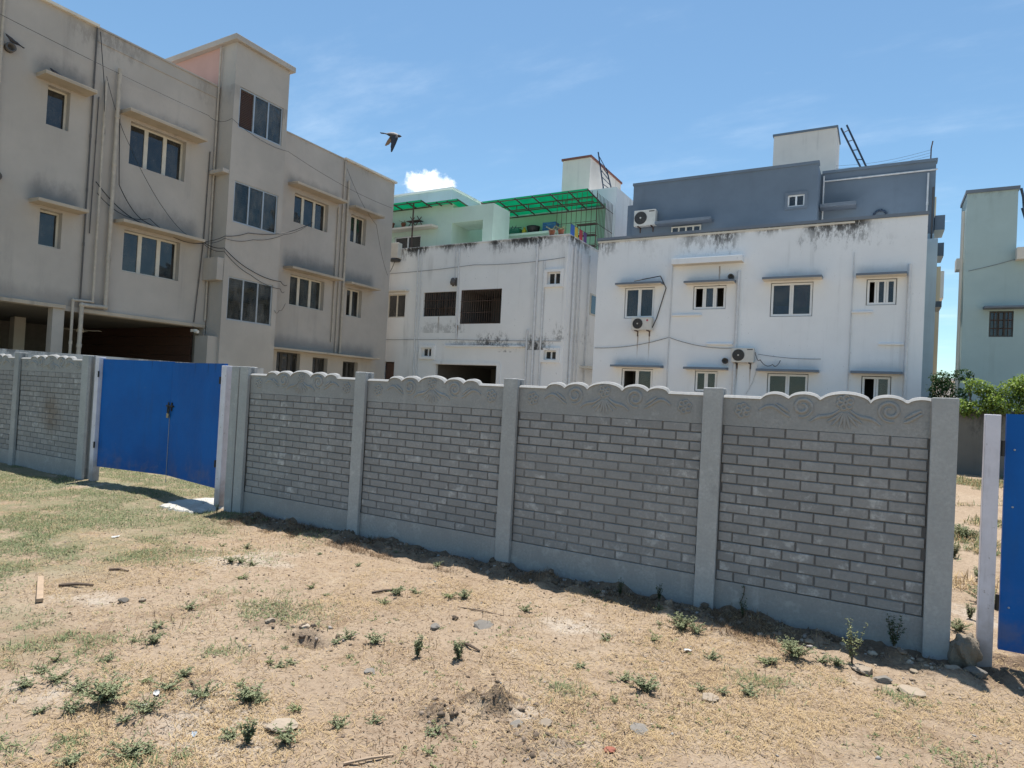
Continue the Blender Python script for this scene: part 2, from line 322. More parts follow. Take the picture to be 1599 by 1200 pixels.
# translucent green roofing sheet
def greensheet():
    m, t, b = mnew('green_fibre_sheet'); n = NB(t); P = n.pos()
    c = n.mix(n.noise(P, 2.2, 4, .6), (.012, .29, .175), (.04, .47, .31))
    tl = n.n('ShaderNodeBsdfTranslucent'); n.set(tl.inputs[0], c); n.set(b.inputs['Base Color'], c); b.inputs['Roughness'].default_value = .4
    mx = n.n('ShaderNodeMixShader'); mx.inputs[0].default_value = .75; n.set(mx.inputs[1], b.outputs[0]); n.set(mx.inputs[2], tl.outputs[0])
    n.set(t.nodes['Material Output'].inputs[0], mx.outputs[0]); return m
MT['greensheet'] = greensheet()
def soil():
    m, t, b = mnew('dry_soil'); n = NB(t); P = n.pos()
    big = n.noise(P, .55, 5, .6, .4); mid = n.noise(P, 3.2, 7, .65, .3); fine = n.noise(P, 26, 6, .7); grit = n.noise(P, 120, 3, .7)
    c = n.mix(n.ramp(big, .35, .65), (.38, .285, .20), (.425, .328, .235))
    c = n.mix(n.math('MULTIPLY', n.ramp(mid, .52, .7), .6), c, (.50, .40, .29))
    c = n.mix(n.math('MULTIPLY', n.ramp(n.noise(P, 1.9, 6, .7, .5), .52, .66), .65), c, (.26, .18, .115))
    c = n.mix(n.math('MULTIPLY', n.ramp(n.noise(P, .8, 4, .6), .56, .68), .7), c, (.55, .48, .40))
    c = n.mix(n.math('MULTIPLY', n.ramp(fine, .48, .68), .6), c, (.19, .13, .085))
    c = n.mix(n.math('MULTIPLY', n.ramp(grit, .6, .72), .5), c, (.60, .50, .36))
    xyz = n.sep(P)
    # disturbed dark earth along the fence and grass-stained earth to the left
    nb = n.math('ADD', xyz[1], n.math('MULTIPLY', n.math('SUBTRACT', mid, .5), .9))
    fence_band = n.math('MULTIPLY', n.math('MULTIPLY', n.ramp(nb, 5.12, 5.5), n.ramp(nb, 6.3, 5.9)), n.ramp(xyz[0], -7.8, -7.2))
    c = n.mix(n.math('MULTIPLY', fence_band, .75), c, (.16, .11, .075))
    for (cx_, cy_, cr_, ca_) in CLODS:
        dv = n.n('ShaderNodeVectorMath', operation='DISTANCE'); n.set(dv.inputs[0], n.map(P, (1, 1, 0))); dv.inputs[1].default_value = (cx_, cy_, 0)
        dm = n.math('MULTIPLY', n.ramp(n.math('ADD', dv.outputs['Value'], n.math('MULTIPLY', n.math('SUBTRACT', mid, .5), .8)), cr_*1.15, cr_*.3), n.ramp(fine, .3, .5))
        c = n.mix(n.math('MULTIPLY', dm, min(.85, ca_*14)), c, (.135, .10, .07))
    gx = n.math('ADD', n.math('ADD', xyz[0], n.math('MULTIPLY', xyz[1], .55)), n.math('MULTIPLY', n.math('SUBTRACT', big, .5), 5.))
    gm = n.math('MULTIPLY', n.ramp(gx, -3.4, -5.2), n.ramp(mid, .35, .55))
    c = n.mix(n.math('MULTIPLY', gm, .7), c, (.20, .205, .115))
    n.set(b.inputs['Base Color'], c); b.inputs['Roughness'].default_value = .97; b.inputs['Specular IOR Level'].default_value = .15
    hh = n.math('ADD', n.math('MULTIPLY', fine, 1.4), n.math('ADD', n.math('MULTIPLY', grit, .5), n.math('MULTIPLY', mid, 1.0)))
    n.set(b.inputs['Normal'], n.bump(hh, .85, .028)); return m
MT['soil'] = soil()
MT['straw'] = leafmat('straw', (.38, .265, .135), (.55, .42, .245), .8, .15, (.22, .15, .09))
MT['grass'] = leafmat('faded_grass', (.115, .155, .065), (.235, .275, .14), .75, .2, (.42, .35, .19))
MT['weed'] = leafmat('weed_leaf', (.155, .185, .095), (.31, .335, .19), .65, .22)
MT['weed_y'] = leafmat('weed_leaf_yellow', (.20, .235, .11), (.34, .36, .18), .6, .25)
MT['vine'] = leafmat('creeper_leaf', (.08, .145, .03), (.29, .39, .08), .5, .35)
MT['vine_dark'] = leafmat('shrub_leaf', (.02, .05, .018), (.055, .11, .035), .45, .2)
MT['litter'] = leafmat('dry_litter', (.10, .065, .04), (.26, .17, .10), .9, 0)

# ------------------------------------------------------------------ mesh tools
WL = {}
def wloc(o): return WL.get(o.name, Vector((0, 0, 0))) if o else Vector((0, 0, 0))
class MB:
    def __init__(s): s.v = []; s.f = []; s.m = []
    def quad(s, a, b, c, d, mi=0):
        i = len(s.v); s.v += [tuple(a), tuple(b), tuple(c), tuple(d)]; s.f.append((i, i+1, i+2, i+3)); s.m.append(mi)
    def hexa(s, p, mi=0, mis=None):
        """p: 8 points, bottom ring 0-3 ccw from above, top ring 4-7"""
        i = len(s.v); s.v += [tuple(q) for q in p]
        fs = [(3, 2, 1, 0), (4, 5, 6, 7), (0, 1, 5, 4), (1, 2, 6, 5), (2, 3, 7, 6), (3, 0, 4, 7)]
        for k, f in enumerate(fs): s.f.append(tuple(i+j for j in f)); s.m.append(mis[k] if mis else mi)
    def box(s, x0, x1, y0, y1, z0, z1, mi=0, mis=None):
        s.hexa([(x0, y0, z0), (x1, y0, z0), (x1, y1, z0), (x0, y1, z0), (x0, y0, z1), (x1, y0, z1), (x1, y1, z1), (x0, y1, z1)], mi, mis)
    def fbox(s, F, u0, u1, z0, z1, d0, d1, mi=0, mis=None, slope=0.):
        """box in a facade frame; d outward. slope lowers the outer top edge. faces: bottom, top, outer, +u, inner, -u"""
        P = F.P
        s.hexa([P(u0, z0, d1), P(u1, z0, d1), P(u1, z0, d0), P(u0, z0, d0), P(u0, z1-slope, d1), P(u1, z1-slope, d1), P(u1, z1, d0), P(u0, z1, d0)], mi, mis)
    def tube(s, pts, r, n=6, mi=0, cap=True):
        pts = [Vector(p) for p in pts]; i0 = len(s.v); prev = None
        rr = r if isinstance(r, (list, tuple)) else [r]*len(pts)
        for k, p in enumerate(pts):
            d = (pts[min(k+1, len(pts)-1)]-pts[max(k-1, 0)]).normalized()
            if prev is None: a = d.orthogonal().normalized()
            else:
                a = (prev-d*prev.dot(d))
                a = a.normalized() if a.length > 1e-6 else d.orthogonal().normalized()
            prev = a; b = d.cross(a)
            for j in range(n):
                t = 2*math.pi*j/n; s.v.append(tuple(p+(a*math.cos(t)+b*math.sin(t))*rr[k]))
        for k in range(len(pts)-1):
            for j in range(n):
                A = i0+k*n+j; B = i0+k*n+(j+1) % n; s.f.append((A, B, B+n, A+n)); s.m.append(mi)
        if cap:
            e = i0+(len(pts)-1)*n; q = len(s.v); s.v += s.v[i0:i0+n]+s.v[e:e+n]
            s.f.append(tuple(q+j for j in reversed(range(n)))); s.m.append(mi); s.f.append(tuple(q+n+j for j in range(n))); s.m.append(mi)
    def lathe(s, c, prof, n=12, axis='z', mi=0):
        c = Vector(c); i0 = len(s.v)
        for (r, h) in prof:
            for j in range(n):
                t = 2*math.pi*j/n; a, b = r*math.cos(t), r*math.sin(t)
                o = {'z': (a, b, h), 'y': (a, h, b), 'x': (h, a, b)}[axis]; s.v.append(tuple(c+Vector(o)))
        for k in range(len(prof)-1):
            for j in range(n):
                A = i0+k*n+j; B = i0+k*n+(j+1) % n; s.f.append((A, B, B+n, A+n)); s.m.append(mi)
        s.f.append(tuple(i0+j for j in range(n))); s.m.append(mi)
        e = i0+(len(prof)-1)*n; s.f.append(tuple(e+j for j in range(n))); s.m.append(mi)
    def mesh(s, name, mats, smooth=False, center=True):
        me = bpy.data.meshes.new(name); v = np.array(s.v, float)
        c = Vector((v.min(0)+v.max(0))/2) if center else Vector((0, 0, 0))
        if center: c.z = v[:, 2].min()
        me.from_pydata([tuple(q) for q in v-np.array(c)], [], s.f)
        for q in (mats if isinstance(mats, (list, tuple)) else [mats]): me.materials.append(MT[q])
        if len(me.materials) > 1: me.polygons.foreach_set('material_index', s.m)
        bm = bmesh.new(); bm.from_mesh(me); bmesh.ops.recalc_face_normals(bm, faces=bm.faces) if s.closed() else None; bm.to_mesh(me); bm.free()
        if smooth: me.polygons.foreach_set('use_smooth', [True]*len(me.polygons))
        me.update(); return me, c
    def closed(s): return True
    def build(s, name, mats, parent=None, smooth=False, bevel=0., kind=None):
        me, c = s.mesh(name, mats, smooth); o = place(name, me, c, parent)
        if bevel:
            b = o.modifiers.new('bevel', 'BEVEL'); b.width = bevel; b.segments = 2; b.limit_method = 'ANGLE'
        if kind: o['kind'] = kind
        return o
def place(name, me, loc, parent=None):
    o = bpy.data.objects.new(name, me); COL.objects.link(o); o.parent = parent
    loc = Vector(loc); o.location = loc-wloc(parent); WL[o.name] = loc; return o
def tag(o, label, cat, group=None):
    o['label'] = label; o['category'] = cat
    if group: o['group'] = group
    return o
def thing(name, loc, label, cat, group=None):
    e = bpy.data.objects.new(name, None); COL.objects.link(e); e.location = loc; e.empty_display_size = .3; WL[e.name] = Vector(loc)
    return tag(e, label, cat, group)
class Frame:
    def __init__(s, O, u, n): s.O = Vector(O); s.u = Vector(u); s.n = Vector(n)
    def P(s, u, z, d=0.): return s.O+s.u*u+s.n*d+Vector((0, 0, z))
def FY(y): return Frame((0, y, 0), (1, 0, 0), (0, -1, 0))     # facade facing the camera side, u = world x
def FX(x): return Frame((x, 0, 0), (0, 1, 0), (1, 0, 0))      # facade facing +x, u = world y
def facade(mb, F, u0, u1, z0, z1, holes, rev=.14, room=1.3, mi=0, mr=1):
    """plaster face with real openings: reveals and a closed room behind each (room 0 = open behind)"""
    us = sorted({u0, u1, *[h[0] for h in holes], *[h[1] for h in holes]}); zs = sorted({z0, z1, *[h[2] for h in holes], *[h[3] for h in holes]})
    us = [q for q in us if u0 <= q <= u1]; zs = [q for q in zs if z0 <= q <= z1]
    for a, b in zip(us, us[1:]):
        for c, d in zip(zs, zs[1:]):
            mu, mz = (a+b)/2, (c+d)/2
            if any(h[0] < mu < h[1] and h[2] < mz < h[3] for h in holes): continue
            mb.quad(F.P(a, c), F.P(b, c), F.P(b, d), F.P(a, d), mi)
    for h in holes:
        a, b, c, d = h[:4]; rm = h[4] if len(h) > 4 else room
        P = F.P
        for (p, q) in (((a, c), (b, c)), ((b, c), (b, d)), ((b, d), (a, d)), ((a, d), (a, c))):
            mb.quad(P(*p), P(*q), P(*q, -rev), P(*p, -rev), mi)
        if rm:
            e = .06; A, B, Cc, D = a-e, b+e, c-e, d+e; z0r, z1r = -rev, -rev-rm
            # ring behind the reveal, then the room
            mb.quad(P(A, Cc, z0r), P(B, Cc, z0r), P(b, c, z0r), P(a, c, z0r), mr); mb.quad(P(B, Cc, z0r), P(B, D, z0r), P(b, d, z0r), P(b, c, z0r), mr)
            mb.quad(P(B, D, z0r), P(A, D, z0r), P(a, d, z0r), P(b, d, z0r), mr); mb.quad(P(A, D, z0r), P(A, Cc, z0r), P(a, c, z0r), P(a, d, z0r), mr)
            mb.quad(P(A, Cc, z1r), P(B, Cc, z1r), P(B, D, z1r), P(A, D, z1r), mr)
            for (p, q) in (((A, Cc), (B, Cc)), ((B, Cc), (B, D)), ((B, D), (A, D)), ((A, D), (A, Cc))):
                mb.quad(P(*p, z0r), P(*q, z0r), P(*q, z1r), P(*p, z1r), mr)
def opensides(mb, x0, x1, y0, y1, z0, z1, skip='', mi=0):
    """outer faces of a block, leaving out those named: f(-y) b(+y) l(-x) r(+x) t d"""
    V = [(x0, y0, z0), (x1, y0, z0), (x1, y1, z0), (x0, y1, z0), (x0, y0, z1), (x1, y0, z1), (x1, y1, z1), (x0, y1, z1)]
    for k, f in (('f', (0, 1, 5, 4)), ('r', (1, 2, 6, 5)), ('b', (2, 3, 7, 6)), ('l', (3, 0, 4, 7)), ('t', (4, 5, 6, 7)), ('d', (3, 2, 1, 0))):
        if k not in skip: mb.quad(*[V[i] for i in f], mi)

# ------------------------------------------------------------------ window kit
def window(bld, F, u0, u1, z0, z1, n=2, rec=.1, fwid=.05, mul=.07, fm='frame_cream', gm='glass', panes=None, blind=None, grill=0, curtain=None, label=None, gap=0., split=False):
    w_ = MB(); d0, d1 = -rec-.04, -rec+.02; shade_line = None
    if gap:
        q_ = MB(); q_.fbox(F, u0, u1, z0, z0+gap+.01, d0-.03, d0+.01); q_.fbox(F, u0, u1, z1-gap-.01, z1, d0-.03, d0+.01); q_.fbox(F, u0, u0+gap+.01, z0+gap+.01, z1-gap-.01, d0-.03, d0+.01); q_.fbox(F, u1-gap-.01, u1, z0+gap+.01, z1-gap-.01, d0-.03, d0+.01); shade_line = q_  # dark strip around the frame, put in for the shadow line of the recess
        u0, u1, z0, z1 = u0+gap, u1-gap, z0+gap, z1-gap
    w_.fbox(F, u0, u1, z0, z0+fwid, d0, d1); w_.fbox(F, u0, u1, z1-fwid, z1, d0, d1)
    w_.fbox(F, u0, u0+fwid, z0+fwid, z1-fwid, d0, d1); w_.fbox(F, u1-fwid, u1, z0+fwid, z1-fwid, d0, d1)
    L = (u1-u0-2*fwid-(n-1)*mul)/n; spans = []
    for i in range(n):
        a = u0+fwid+i*(L+mul); spans.append((a, a+L))
        if i < n-1:
            if split: w_.fbox(F, a+L, a+L+mul*.47, z0+fwid, z1-fwid, d0, d1); w_.fbox(F, a+L+mul*.53, a+L+mul, z0+fwid, z1-fwid, d0, d1+.012)
            else: w_.fbox(F, a+L, a+L+mul, z0+fwid, z1-fwid, d0, d1)
    wo = w_.build('window', fm, bld)
    if label: wo['label'] = label
    if shade_line: shade_line.build('shade_line', 'frame_dark', wo)  # recess shadow drawn as a dark strip
    for i, (a, b) in enumerate(spans):
        k = panes[i] if panes else 'g'
        if k == 'g':
            p = MB(); p.fbox(F, a-.004, b+.004, z0+fwid-.004, z1-fwid+.004, -rec-.014, -rec-.006); p.build('pane', gm, wo)
        if k == 'l':
            p = MB(); q = z0+fwid
            while q < z1-fwid-.03: p.fbox(F, a, b, q, q+.045, -rec-.06, -rec-.02, slope=.02); q += .055
            p.build('louvre', 'louvre', wo)
    if blind:
        p = MB(); q = z0+fwid+.02
        while q < z1-fwid-.02: p.fbox(F, u0+fwid, u1-fwid, q, q+.055, -rec-.16, -rec-.13, slope=.0); q += .075
        p.build('blind', blind, wo)
    if curtain:
        for (a, b, c, d, cm) in curtain:
            p = MB(); k = max(3, int((b-a)/.07)); P = F.P
            for i in range(k):
                ua, ub = a+(b-a)*i/k, a+(b-a)*(i+1)/k; o1, o2 = (.03 if i % 2 else 0), (0 if i % 2 else .03)
                p.quad(P(ua, c, -rec-.2-o1), P(ub, c, -rec-.2-o2), P(ub, d, -rec-.2-o2), P(ua, d, -rec-.2-o1))
            p.build('curtain', cm, wo)
    if grill:
        p = MB(); k = int((u1-u0)/grill)
        for i in range(1, k): u = u0+(u1-u0)*i/k; p.fbox(F, u-.007, u+.007, z0+.02, z1-.02, -rec+.04, -rec+.054)
        for q in (.33, .66): p.fbox(F, u0, u1, z0+(z1-z0)*q-.008, z0+(z1-z0)*q+.008, -rec+.056, -rec+.066)
        p.build('grill', 'grill', wo)
    return wo
def sunshade(bld, F, u0, u1, z, dep=.45, th=.07, mats='beige_trim', mis=None, slope=.03, name='sunshade'):
    m = MB(); m.fbox(F, u0, u1, z, z+th+slope, -.02, dep, mis=mis, slope=slope); return m.build(name, mats, bld, bevel=.008)
def pipe(bld, F, pts, r, mat, d=None, name='drain_pipe', collars=True):
    d = d if d is not None else r+.03
    m = MB(); V = [F.P(u, z, d) for u, z in pts]
    for a, b in zip(V, V[1:]): m.tube([a, b], r, 8)
    for c in V[1:-1]: m.lathe(c-Vector((0, 0, r*1.3)), [(r*.3, 0), (r*1.15, r*.5), (r*1.3, r*1.3), (r*1.15, r*2.1), (r*.3, r*2.6)], 8)
    if collars:
        for a, b in zip(V, V[1:]):
            L = (b-a).length; k = int(L/1.6)
            for i in range(1, k+1):
                c = a+(b-a)*(i/(k+1)); dd = (b-a).normalized()*.05; m.tube([c-dd, c+dd], r*1.22, 8)
    return m.build(name, mat, bld, smooth=True)

# ------------------------------------------------------------------ ground
def axis(a, b, step, lo, hi, g=1.25):
    core = list(np.arange(a, b+1e-6, step)); q = core[0]; s = step; left = []
    while q > lo: s *= g; q -= s; left.append(q)
    q = core[-1]; s = step; right = []
    while q < hi: s *= g; q += s; right.append(q)
    return np.array(left[::-1]+core+right)
xs = axis(-12.5, 2.4, .03, -900, 900, 1.16); ys = axis(1.2, 6.6, .026, -900, 1500, 1.14)
gx, gy = np.meshgrid(xs, ys); zz = ground_h(gx, gy)
nx, ny = len(xs), len(ys)
me = bpy.data.meshes.new('ground'); co = np.stack([gx, gy, zz], -1).reshape(-1, 3)
idx = np.arange(nx*ny).reshape(ny, nx)
fq = np.stack([idx[:-1, :-1], idx[:-1, 1:], idx[1:, 1:], idx[1:, :-1]], -1).reshape(-1, 4)
me.vertices.add(len(co)); me.vertices.foreach_set('co', co.ravel()); me.loops.add(fq.size); me.loops.foreach_set('vertex_index', fq.ravel())
me.polygons.add(len(fq)); me.polygons.foreach_set('loop_start', np.arange(0, fq.size, 4)); me.polygons.foreach_set('loop_total', np.full(len(fq), 4))
me.update(); me.validate(); me.polygons.foreach_set('use_smooth', np.ones(len(fq), bool)); me.materials.append(MT['soil'])
go = bpy.data.objects.new('ground', me); COL.objects.link(go); go['kind'] = 'structure'

# concrete apron under the gate's hinge post
cp = MB(); ring = [(-8.45, 5.14), (-8.75, 5.62), (-8.62, 6.12), (-8.1, 6.3), (-7.68, 6.05), (-7.64, 5.55), (-7.75, 5.24), (-8.1, 5.16)]
pts = []; NR = 56; gzv = lambda x, y: gz(x, y)
for i in range(NR):
    t = i/NR*len(ring); a = Vector(ring[int(t)]); b = Vector(ring[(int(t)+1) % len(ring)]); q = a.lerp(b, t % 1); k_ = random.uniform(.86, 1.04); pts.append(Vector((-8.15+(q.x+8.15)*k_, 5.68+(q.y-5.68)*k_)))
rings_ = [(1.0, -.02), (.95, .016), (.75, .024), (.5, .026), (.25, .028), (.02, .028)]; V_ = []
for kf, hz_ in rings_:
    for q in pts: x_, y_ = -8.15+(q.x+8.15)*kf, 5.68+(q.y-5.68)*kf; V_.append((x_, y_, gz(x_, y_)*.8+hz_+random.uniform(-.004, .004)))
for r_i in range(len(rings_)-1):
    for i in range(NR): cp.quad(V_[r_i*NR+i], V_[r_i*NR+(i+1) % NR], V_[(r_i+1)*NR+(i+1) % NR], V_[(r_i+1)*NR+i])
o = cp.build('concrete_apron', 'limewash'); o['kind'] = 'structure'

# ------------------------------------------------------------------ precast fence
FYF = 5.62; PY0, PY1 = 5.62, 5.77; BY = 5.672           # post faces, panel face
def fence_post(xc, top, label, wid=.165, slots=True):
    m = MB(); h = wid/2; zb = -.25
    out = [(xc-h, PY0), (xc+h, PY0), (xc+h, PY0+.048), (xc+.035, PY0+.048), (xc+.035, PY1-.045), (xc+h, PY1-.045), (xc+h, PY1), (xc-h, PY1), (xc-h, PY1-.045), (xc-.035, PY1-.045), (xc-.035, PY0+.048), (xc-h, PY0+.048)]
    i = len(m.v); n = len(out); jit = [random.uniform(-.004, .004) for _ in out]
    m.v += [(x, y, zb) for x, y in out]+[(x+.004*math.sin(top*40), y, top+jit[k]*.6) for k, (x, y) in enumerate(out)]
    for k in range(n): m.f.append((i+k, i+(k+1) % n, i+n+(k+1) % n, i+n+k)); m.m.append(0)
    m.f.append(tuple(i+n+k for k in range(n))); m.m.append(0); m.f.append(tuple(i+k for k in reversed(range(n)))); m.m.append(0)
    o = m.build('fence_post', 'post', bevel=.007); tag(o, label, 'fence post', 'precast concrete fence posts'); return o
BL, BH, JT = .246, .0, .0075                               # brick pitch, joint
_bm = {}
def brick_mesh(L, H):
    k = (round(L, 3), round(H, 3))
    if k not in _bm:
        m = MB(); e = .006; y0, y1 = 0, -.013
        b = [(-L/2, y0, 0), (L/2, y0, 0), (L/2, y0, H), (-L/2, y0, H)]; f = [(-L/2+e, y1, e), (L/2-e, y1, e), (L/2-e, y1, H-e), (-L/2+e, y1, H-e)]
        m.v = b+f; m.f = [(4, 5, 6, 7), (0, 1, 5, 4), (1, 2, 6, 5), (2, 3, 7, 6), (3, 0, 4, 7)]; m.m = [0]*5
        _bm[k], _ = m.mesh('brick', 'brick', center=False)
    return _bm[k]
ARCH = [(.31, .51, .046), (.51, .75, .054), (.75, 1.10, .068), (1.10, 1.34, .054), (1.34, 1.54, .046)]
def top_z(u):
    for a, b, h in ARCH:
        if a <= u <= b:
            t = (u-a)/(b-a)*2-1; return h*max(0, 1-t*t)**.55
    return 0.
def fence_bay(x0, x1, zb, zbr, zor, label, filled=(), cut=False, flip=False, dz=0.):
    """base slab, four brick-faced slabs, scalloped ornament slab"""
    L = x1-x0; bay = thing('fence_section', ((x0+x1)/2, BY, 0), label, 'fence section', 'precast concrete fence sections')
    m = MB(); m.box(x0-.035, x1+.035, BY-.004, BY+.05, -.22, zb); m.build('base_slab', 'fence', bay, bevel=.004)
    sh = (zbr-zb)/4; H = sh/4
    for s in range(4):
        z0 = zb+s*sh; yo = random.uniform(-.003, .003)
        m = MB(); m.box(x0-.035, x1+.035, BY+.010+yo, BY+.046+yo, z0+.003, z0+sh-.002); m.box(x0-.03, x1+.03, BY+.022, BY+.036, z0-.012, z0+.02)
        so_ = m.build('brick_slab', 'mortar_pale' if s in filled else 'mortar', bay)
        off0 = random.uniform(-.02, .02)
        pr_ = .006 if s in filled else .0
        for r in range(4):
            zc = z0+r*H+.006; hh = H-JT+.002; u = -(.5*BL if (r % 2 == 0) else 0)+off0-BL
            while u < L:
                a, b = max(u+JT/2, 0.002), min(u+BL-JT/2, L-.002)
                if b-a > .02:
                    full = abs((b-a)-(BL-JT)) < .002
                    me_ = brick_mesh(b-a if not full else BL-JT, hh)
                    place('brick', me_, (x0+(a+b)/2+random.uniform(-.0015, .0015), BY+.012+yo+random.uniform(-.001, .001), zc), so_)
                u += BL
    # ornament slab
    m = MB(); N = 84; full = 1.85; k = 1.0 if cut else full/L; dep0, dep1 = BY-.002, BY+.05
    P = [(x0+L*i/N, L*i/N*k) for i in range(N+1)]
    zt = [zor+top_z(u) for _, u in P]
    for i in range(N):
        (xa, _), (xb, _) = P[i], P[i+1]; za, zb_ = zt[i], zt[i+1]
        m.quad((xa, dep0, zbr), (xb, dep0, zbr), (xb, dep0, zb_-.03), (xa, dep0, za-.03)); m.quad((xa, dep1, zbr), (xa, dep1, za), (xb, dep1, zb_), (xb, dep1, zbr))
        m.quad((xa, dep0, za-.03), (xb, dep0, zb_-.03), (xb, dep0-.014, zb_-.024), (xa, dep0-.014, za-.024))
        m.quad((xa, dep0-.014, za-.024), (xb, dep0-.014, zb_-.024), (xb, dep0+.008, zb_-.004), (xa, dep0+.008, za-.004)); m.quad((xa, dep0+.008, za-.004), (xb, dep0+.008, zb_-.004), (xb, dep1, zb_), (xa, dep1, za))
    m.quad((x0, dep0, zbr), (x0, dep0, zor-.02), (x0, dep1, zor), (x0, dep1, zbr)); m.quad((x1, dep0, zbr), (x1, dep1, zbr), (x1, dep1, zt[-1]), (x1, dep0, zt[-1])); m.quad((x0, dep0, zbr), (x0, dep1, zbr), (x1, dep1, zbr), (x1, dep0, zbr))
    orn = m.build('ornament_slab', 'fence', bay)
    hz = zor-zbr
    def U(u): return x0+u/k
    def rel(name, strokes, r=.009):
        q = MB(); ok = False
        for st in strokes:
            st = [(u, z) for u, z in st if u < L*k-.03]
            if len(st) < 2: continue
            ok = True; n_ = len(st); q.tube([(U(u), dep0+r*.12, zbr+z*hz) for u, z in st], [r*(.55+.45*math.sin(math.pi*min(1, max(.05, i/(n_-1))))) for i in range(n_)], 6)
        if ok: q.build(name, 'fence', orn, smooth=True)
    def flower(u, z, r):
        st = []
        for i in range(6):
            t = i*math.pi/3+.3; cu, cz = u+math.cos(t)*r*.62, z+math.sin(t)*r*.62/hz
            st.append([(cu+math.cos(a)*r*.36, cz+math.sin(a)*r*.36/hz) for a in np.linspace(0, 2*math.pi, 9)])
        st.append([(u+math.cos(a)*r*.22, z+math.sin(a)*r*.22/hz) for a in np.linspace(0, 2*math.pi, 7)]); rel('flower', st, .013)
    flower(.16, .52, .062); flower(1.69, .52, .062); flower(.925, .92, .06)
    def spiral(cu, cz, r, turns, sgn, a0): return [(cu+sgn*math.cos(a0+t)*r*(1-.75*t/(turns*6.283)), cz+math.sin(a0+t)*r*(1-.75*t/(turns*6.283))/hz) for t in np.linspace(0, turns*6.283, 30)]
    for sg, c in ((1, .62), (-1, 1.23)):
        e = [(c-sg*.33+sg*i*.03, .55+.16*math.sin(i*.55)) for i in range(9)]
        e2 = [(c+sg*.06+sg*i*.026, .28+.05*i+.05*math.sin(i*.8)) for i in range(9)]
        rel('scroll', [spiral(c, .72, .085, 1.6, sg, -1.9), e, e2, [(c-sg*.2+sg*i*.02, .78-.05*i) for i in range(6)]], .017)
    rel('fan', [[(.925+math.sin(a)*.02, .62-math.cos(a)*.02), (.925+math.sin(a)*.07, .5-math.cos(a)*.12), (.925+math.sin(a)*.13, .42-math.cos(a)*.3)] for a in (-1.2, -.75, -.3, .0, .3, .75, 1.2)], .015)
    return bay
fence_post(.41, 1.895, 'tall grey concrete fence post beside the boulder, at the right end of the fence')
fence_post(-1.25, 1.905, 'grey concrete fence post second from the right end, left of the shortened panel')
fence_post(-3.26, 1.92, 'grey concrete fence post in the middle of the long fence run')
fence_post(-5.30, 1.935, 'grey concrete fence post second from the left blue gate')
fence_post(-7.375, 1.95, 'wide grey concrete fence post holding the leftmost panel right of the gate')
fence_post(-7.555, 1.95, 'darker narrow concrete post standing against the blue gate\'s right frame', .15)
fence_post(-11.36, 2.05, 'concrete fence post at the left frame of the double blue gate', .2)
fence_post(-13.72, 2.07, 'thin concrete fence post near the left edge of the picture')
fence_bay(-7.29, -5.385, .285, 1.605, 1.865, 'brick-patterned concrete fence panel just right of the double blue gate')
fence_bay(-5.215, -3.345, .285, 1.595, 1.86, 'brick-patterned concrete fence panel, second to the right of the double blue gate')
fence_bay(-3.175, -1.335, .28, 1.59, 1.86, 'concrete fence panel with pale filled brick joints, third from the double blue gate', filled=(0, 1, 2))
fence_bay(-1.165, .325, .27, 1.59, 1.85, 'shortened concrete fence panel with a crack and creeper, beside the boulder', cut=True)
fence_bay(-13.635, -11.465, .29, 1.745, 1.985, 'concrete fence panel with a brown stain, left of the double blue gate')
fence_bay(-15.8, -13.805, .27, 1.735, 1.99, 'concrete fence panel cut off by the left edge of the picture')
# ------------------------------------------------------------------ gates
def leaf(root, a, b, z0, z1, th=.035):
    a = Vector(a); b = Vector(b); u = (b-a).normalized(); n = Vector((u.y, -u.x)); F = Frame((a.x, a.y, 0), (u.x, u.y, 0), (n.x, n.y, 0)); L = (b-a).length
    m = MB(); N = 10
    m.fbox(F, 0, L, z0, z1, -.004, .004); lf = m.build('gate_leaf', 'gate_blue', root)
    f = MB()
    for (p, q, r_, s) in ((0, L, z0, z0+.04), (0, L, z1-.04, z1), (0, .04, z0+.04, z1-.04), (L-.04, L, z0+.04, z1-.04), (.04, L-.04, (z0+z1)/2-.02, (z0+z1)/2+.02)):
        f.fbox(F, p, q, r_, s, -.04, -.005)
    f.build('leaf_frame', 'gate_blue', lf); return lf, F, L
g = thing('double_gate', (-9.5, 5.85, 0), 'locked double gate of blue sheet metal between white posts', 'gate')
lf1, F1, L1 = leaf(g, (-11.03, 5.735), (-9.512, 5.97), .245, 2.0)
lf2, F2, L2 = leaf(g, (-9.5, 5.965), (-7.90, 5.715), .245, 1.985)
for (x, y, lab) in ((-11.1, 5.73, 0), (-7.825, 5.70, 1)):
    m = MB(); m.box(x-.055, x+.055, y-.055, y+.055, -.1, 2.03 if not lab else 1.955); m.build('gate_frame_post', 'gate_white', g, bevel=.006)
m = MB(); m.fbox(F2, .0, .007, .14, 1.15, .006, .012); m.build('drop_bolt', 'frame_alu', g)
m = MB(); m.fbox(F2, -.10, .13, 1.30, 1.325, .006, .03); m.fbox(F2, -.06, -.03, 1.24, 1.37, .006, .02); m.fbox(F2, .05, .08, 1.24, 1.37, .006, .02); m.tube([F2.P(.0, 1.31, .04), F2.P(.01, 1.22, .05), F2.P(.05, 1.20, .05), F2.P(.06, 1.30, .04)], .01, 6)
m.build('latch', 'blackmetal', g)
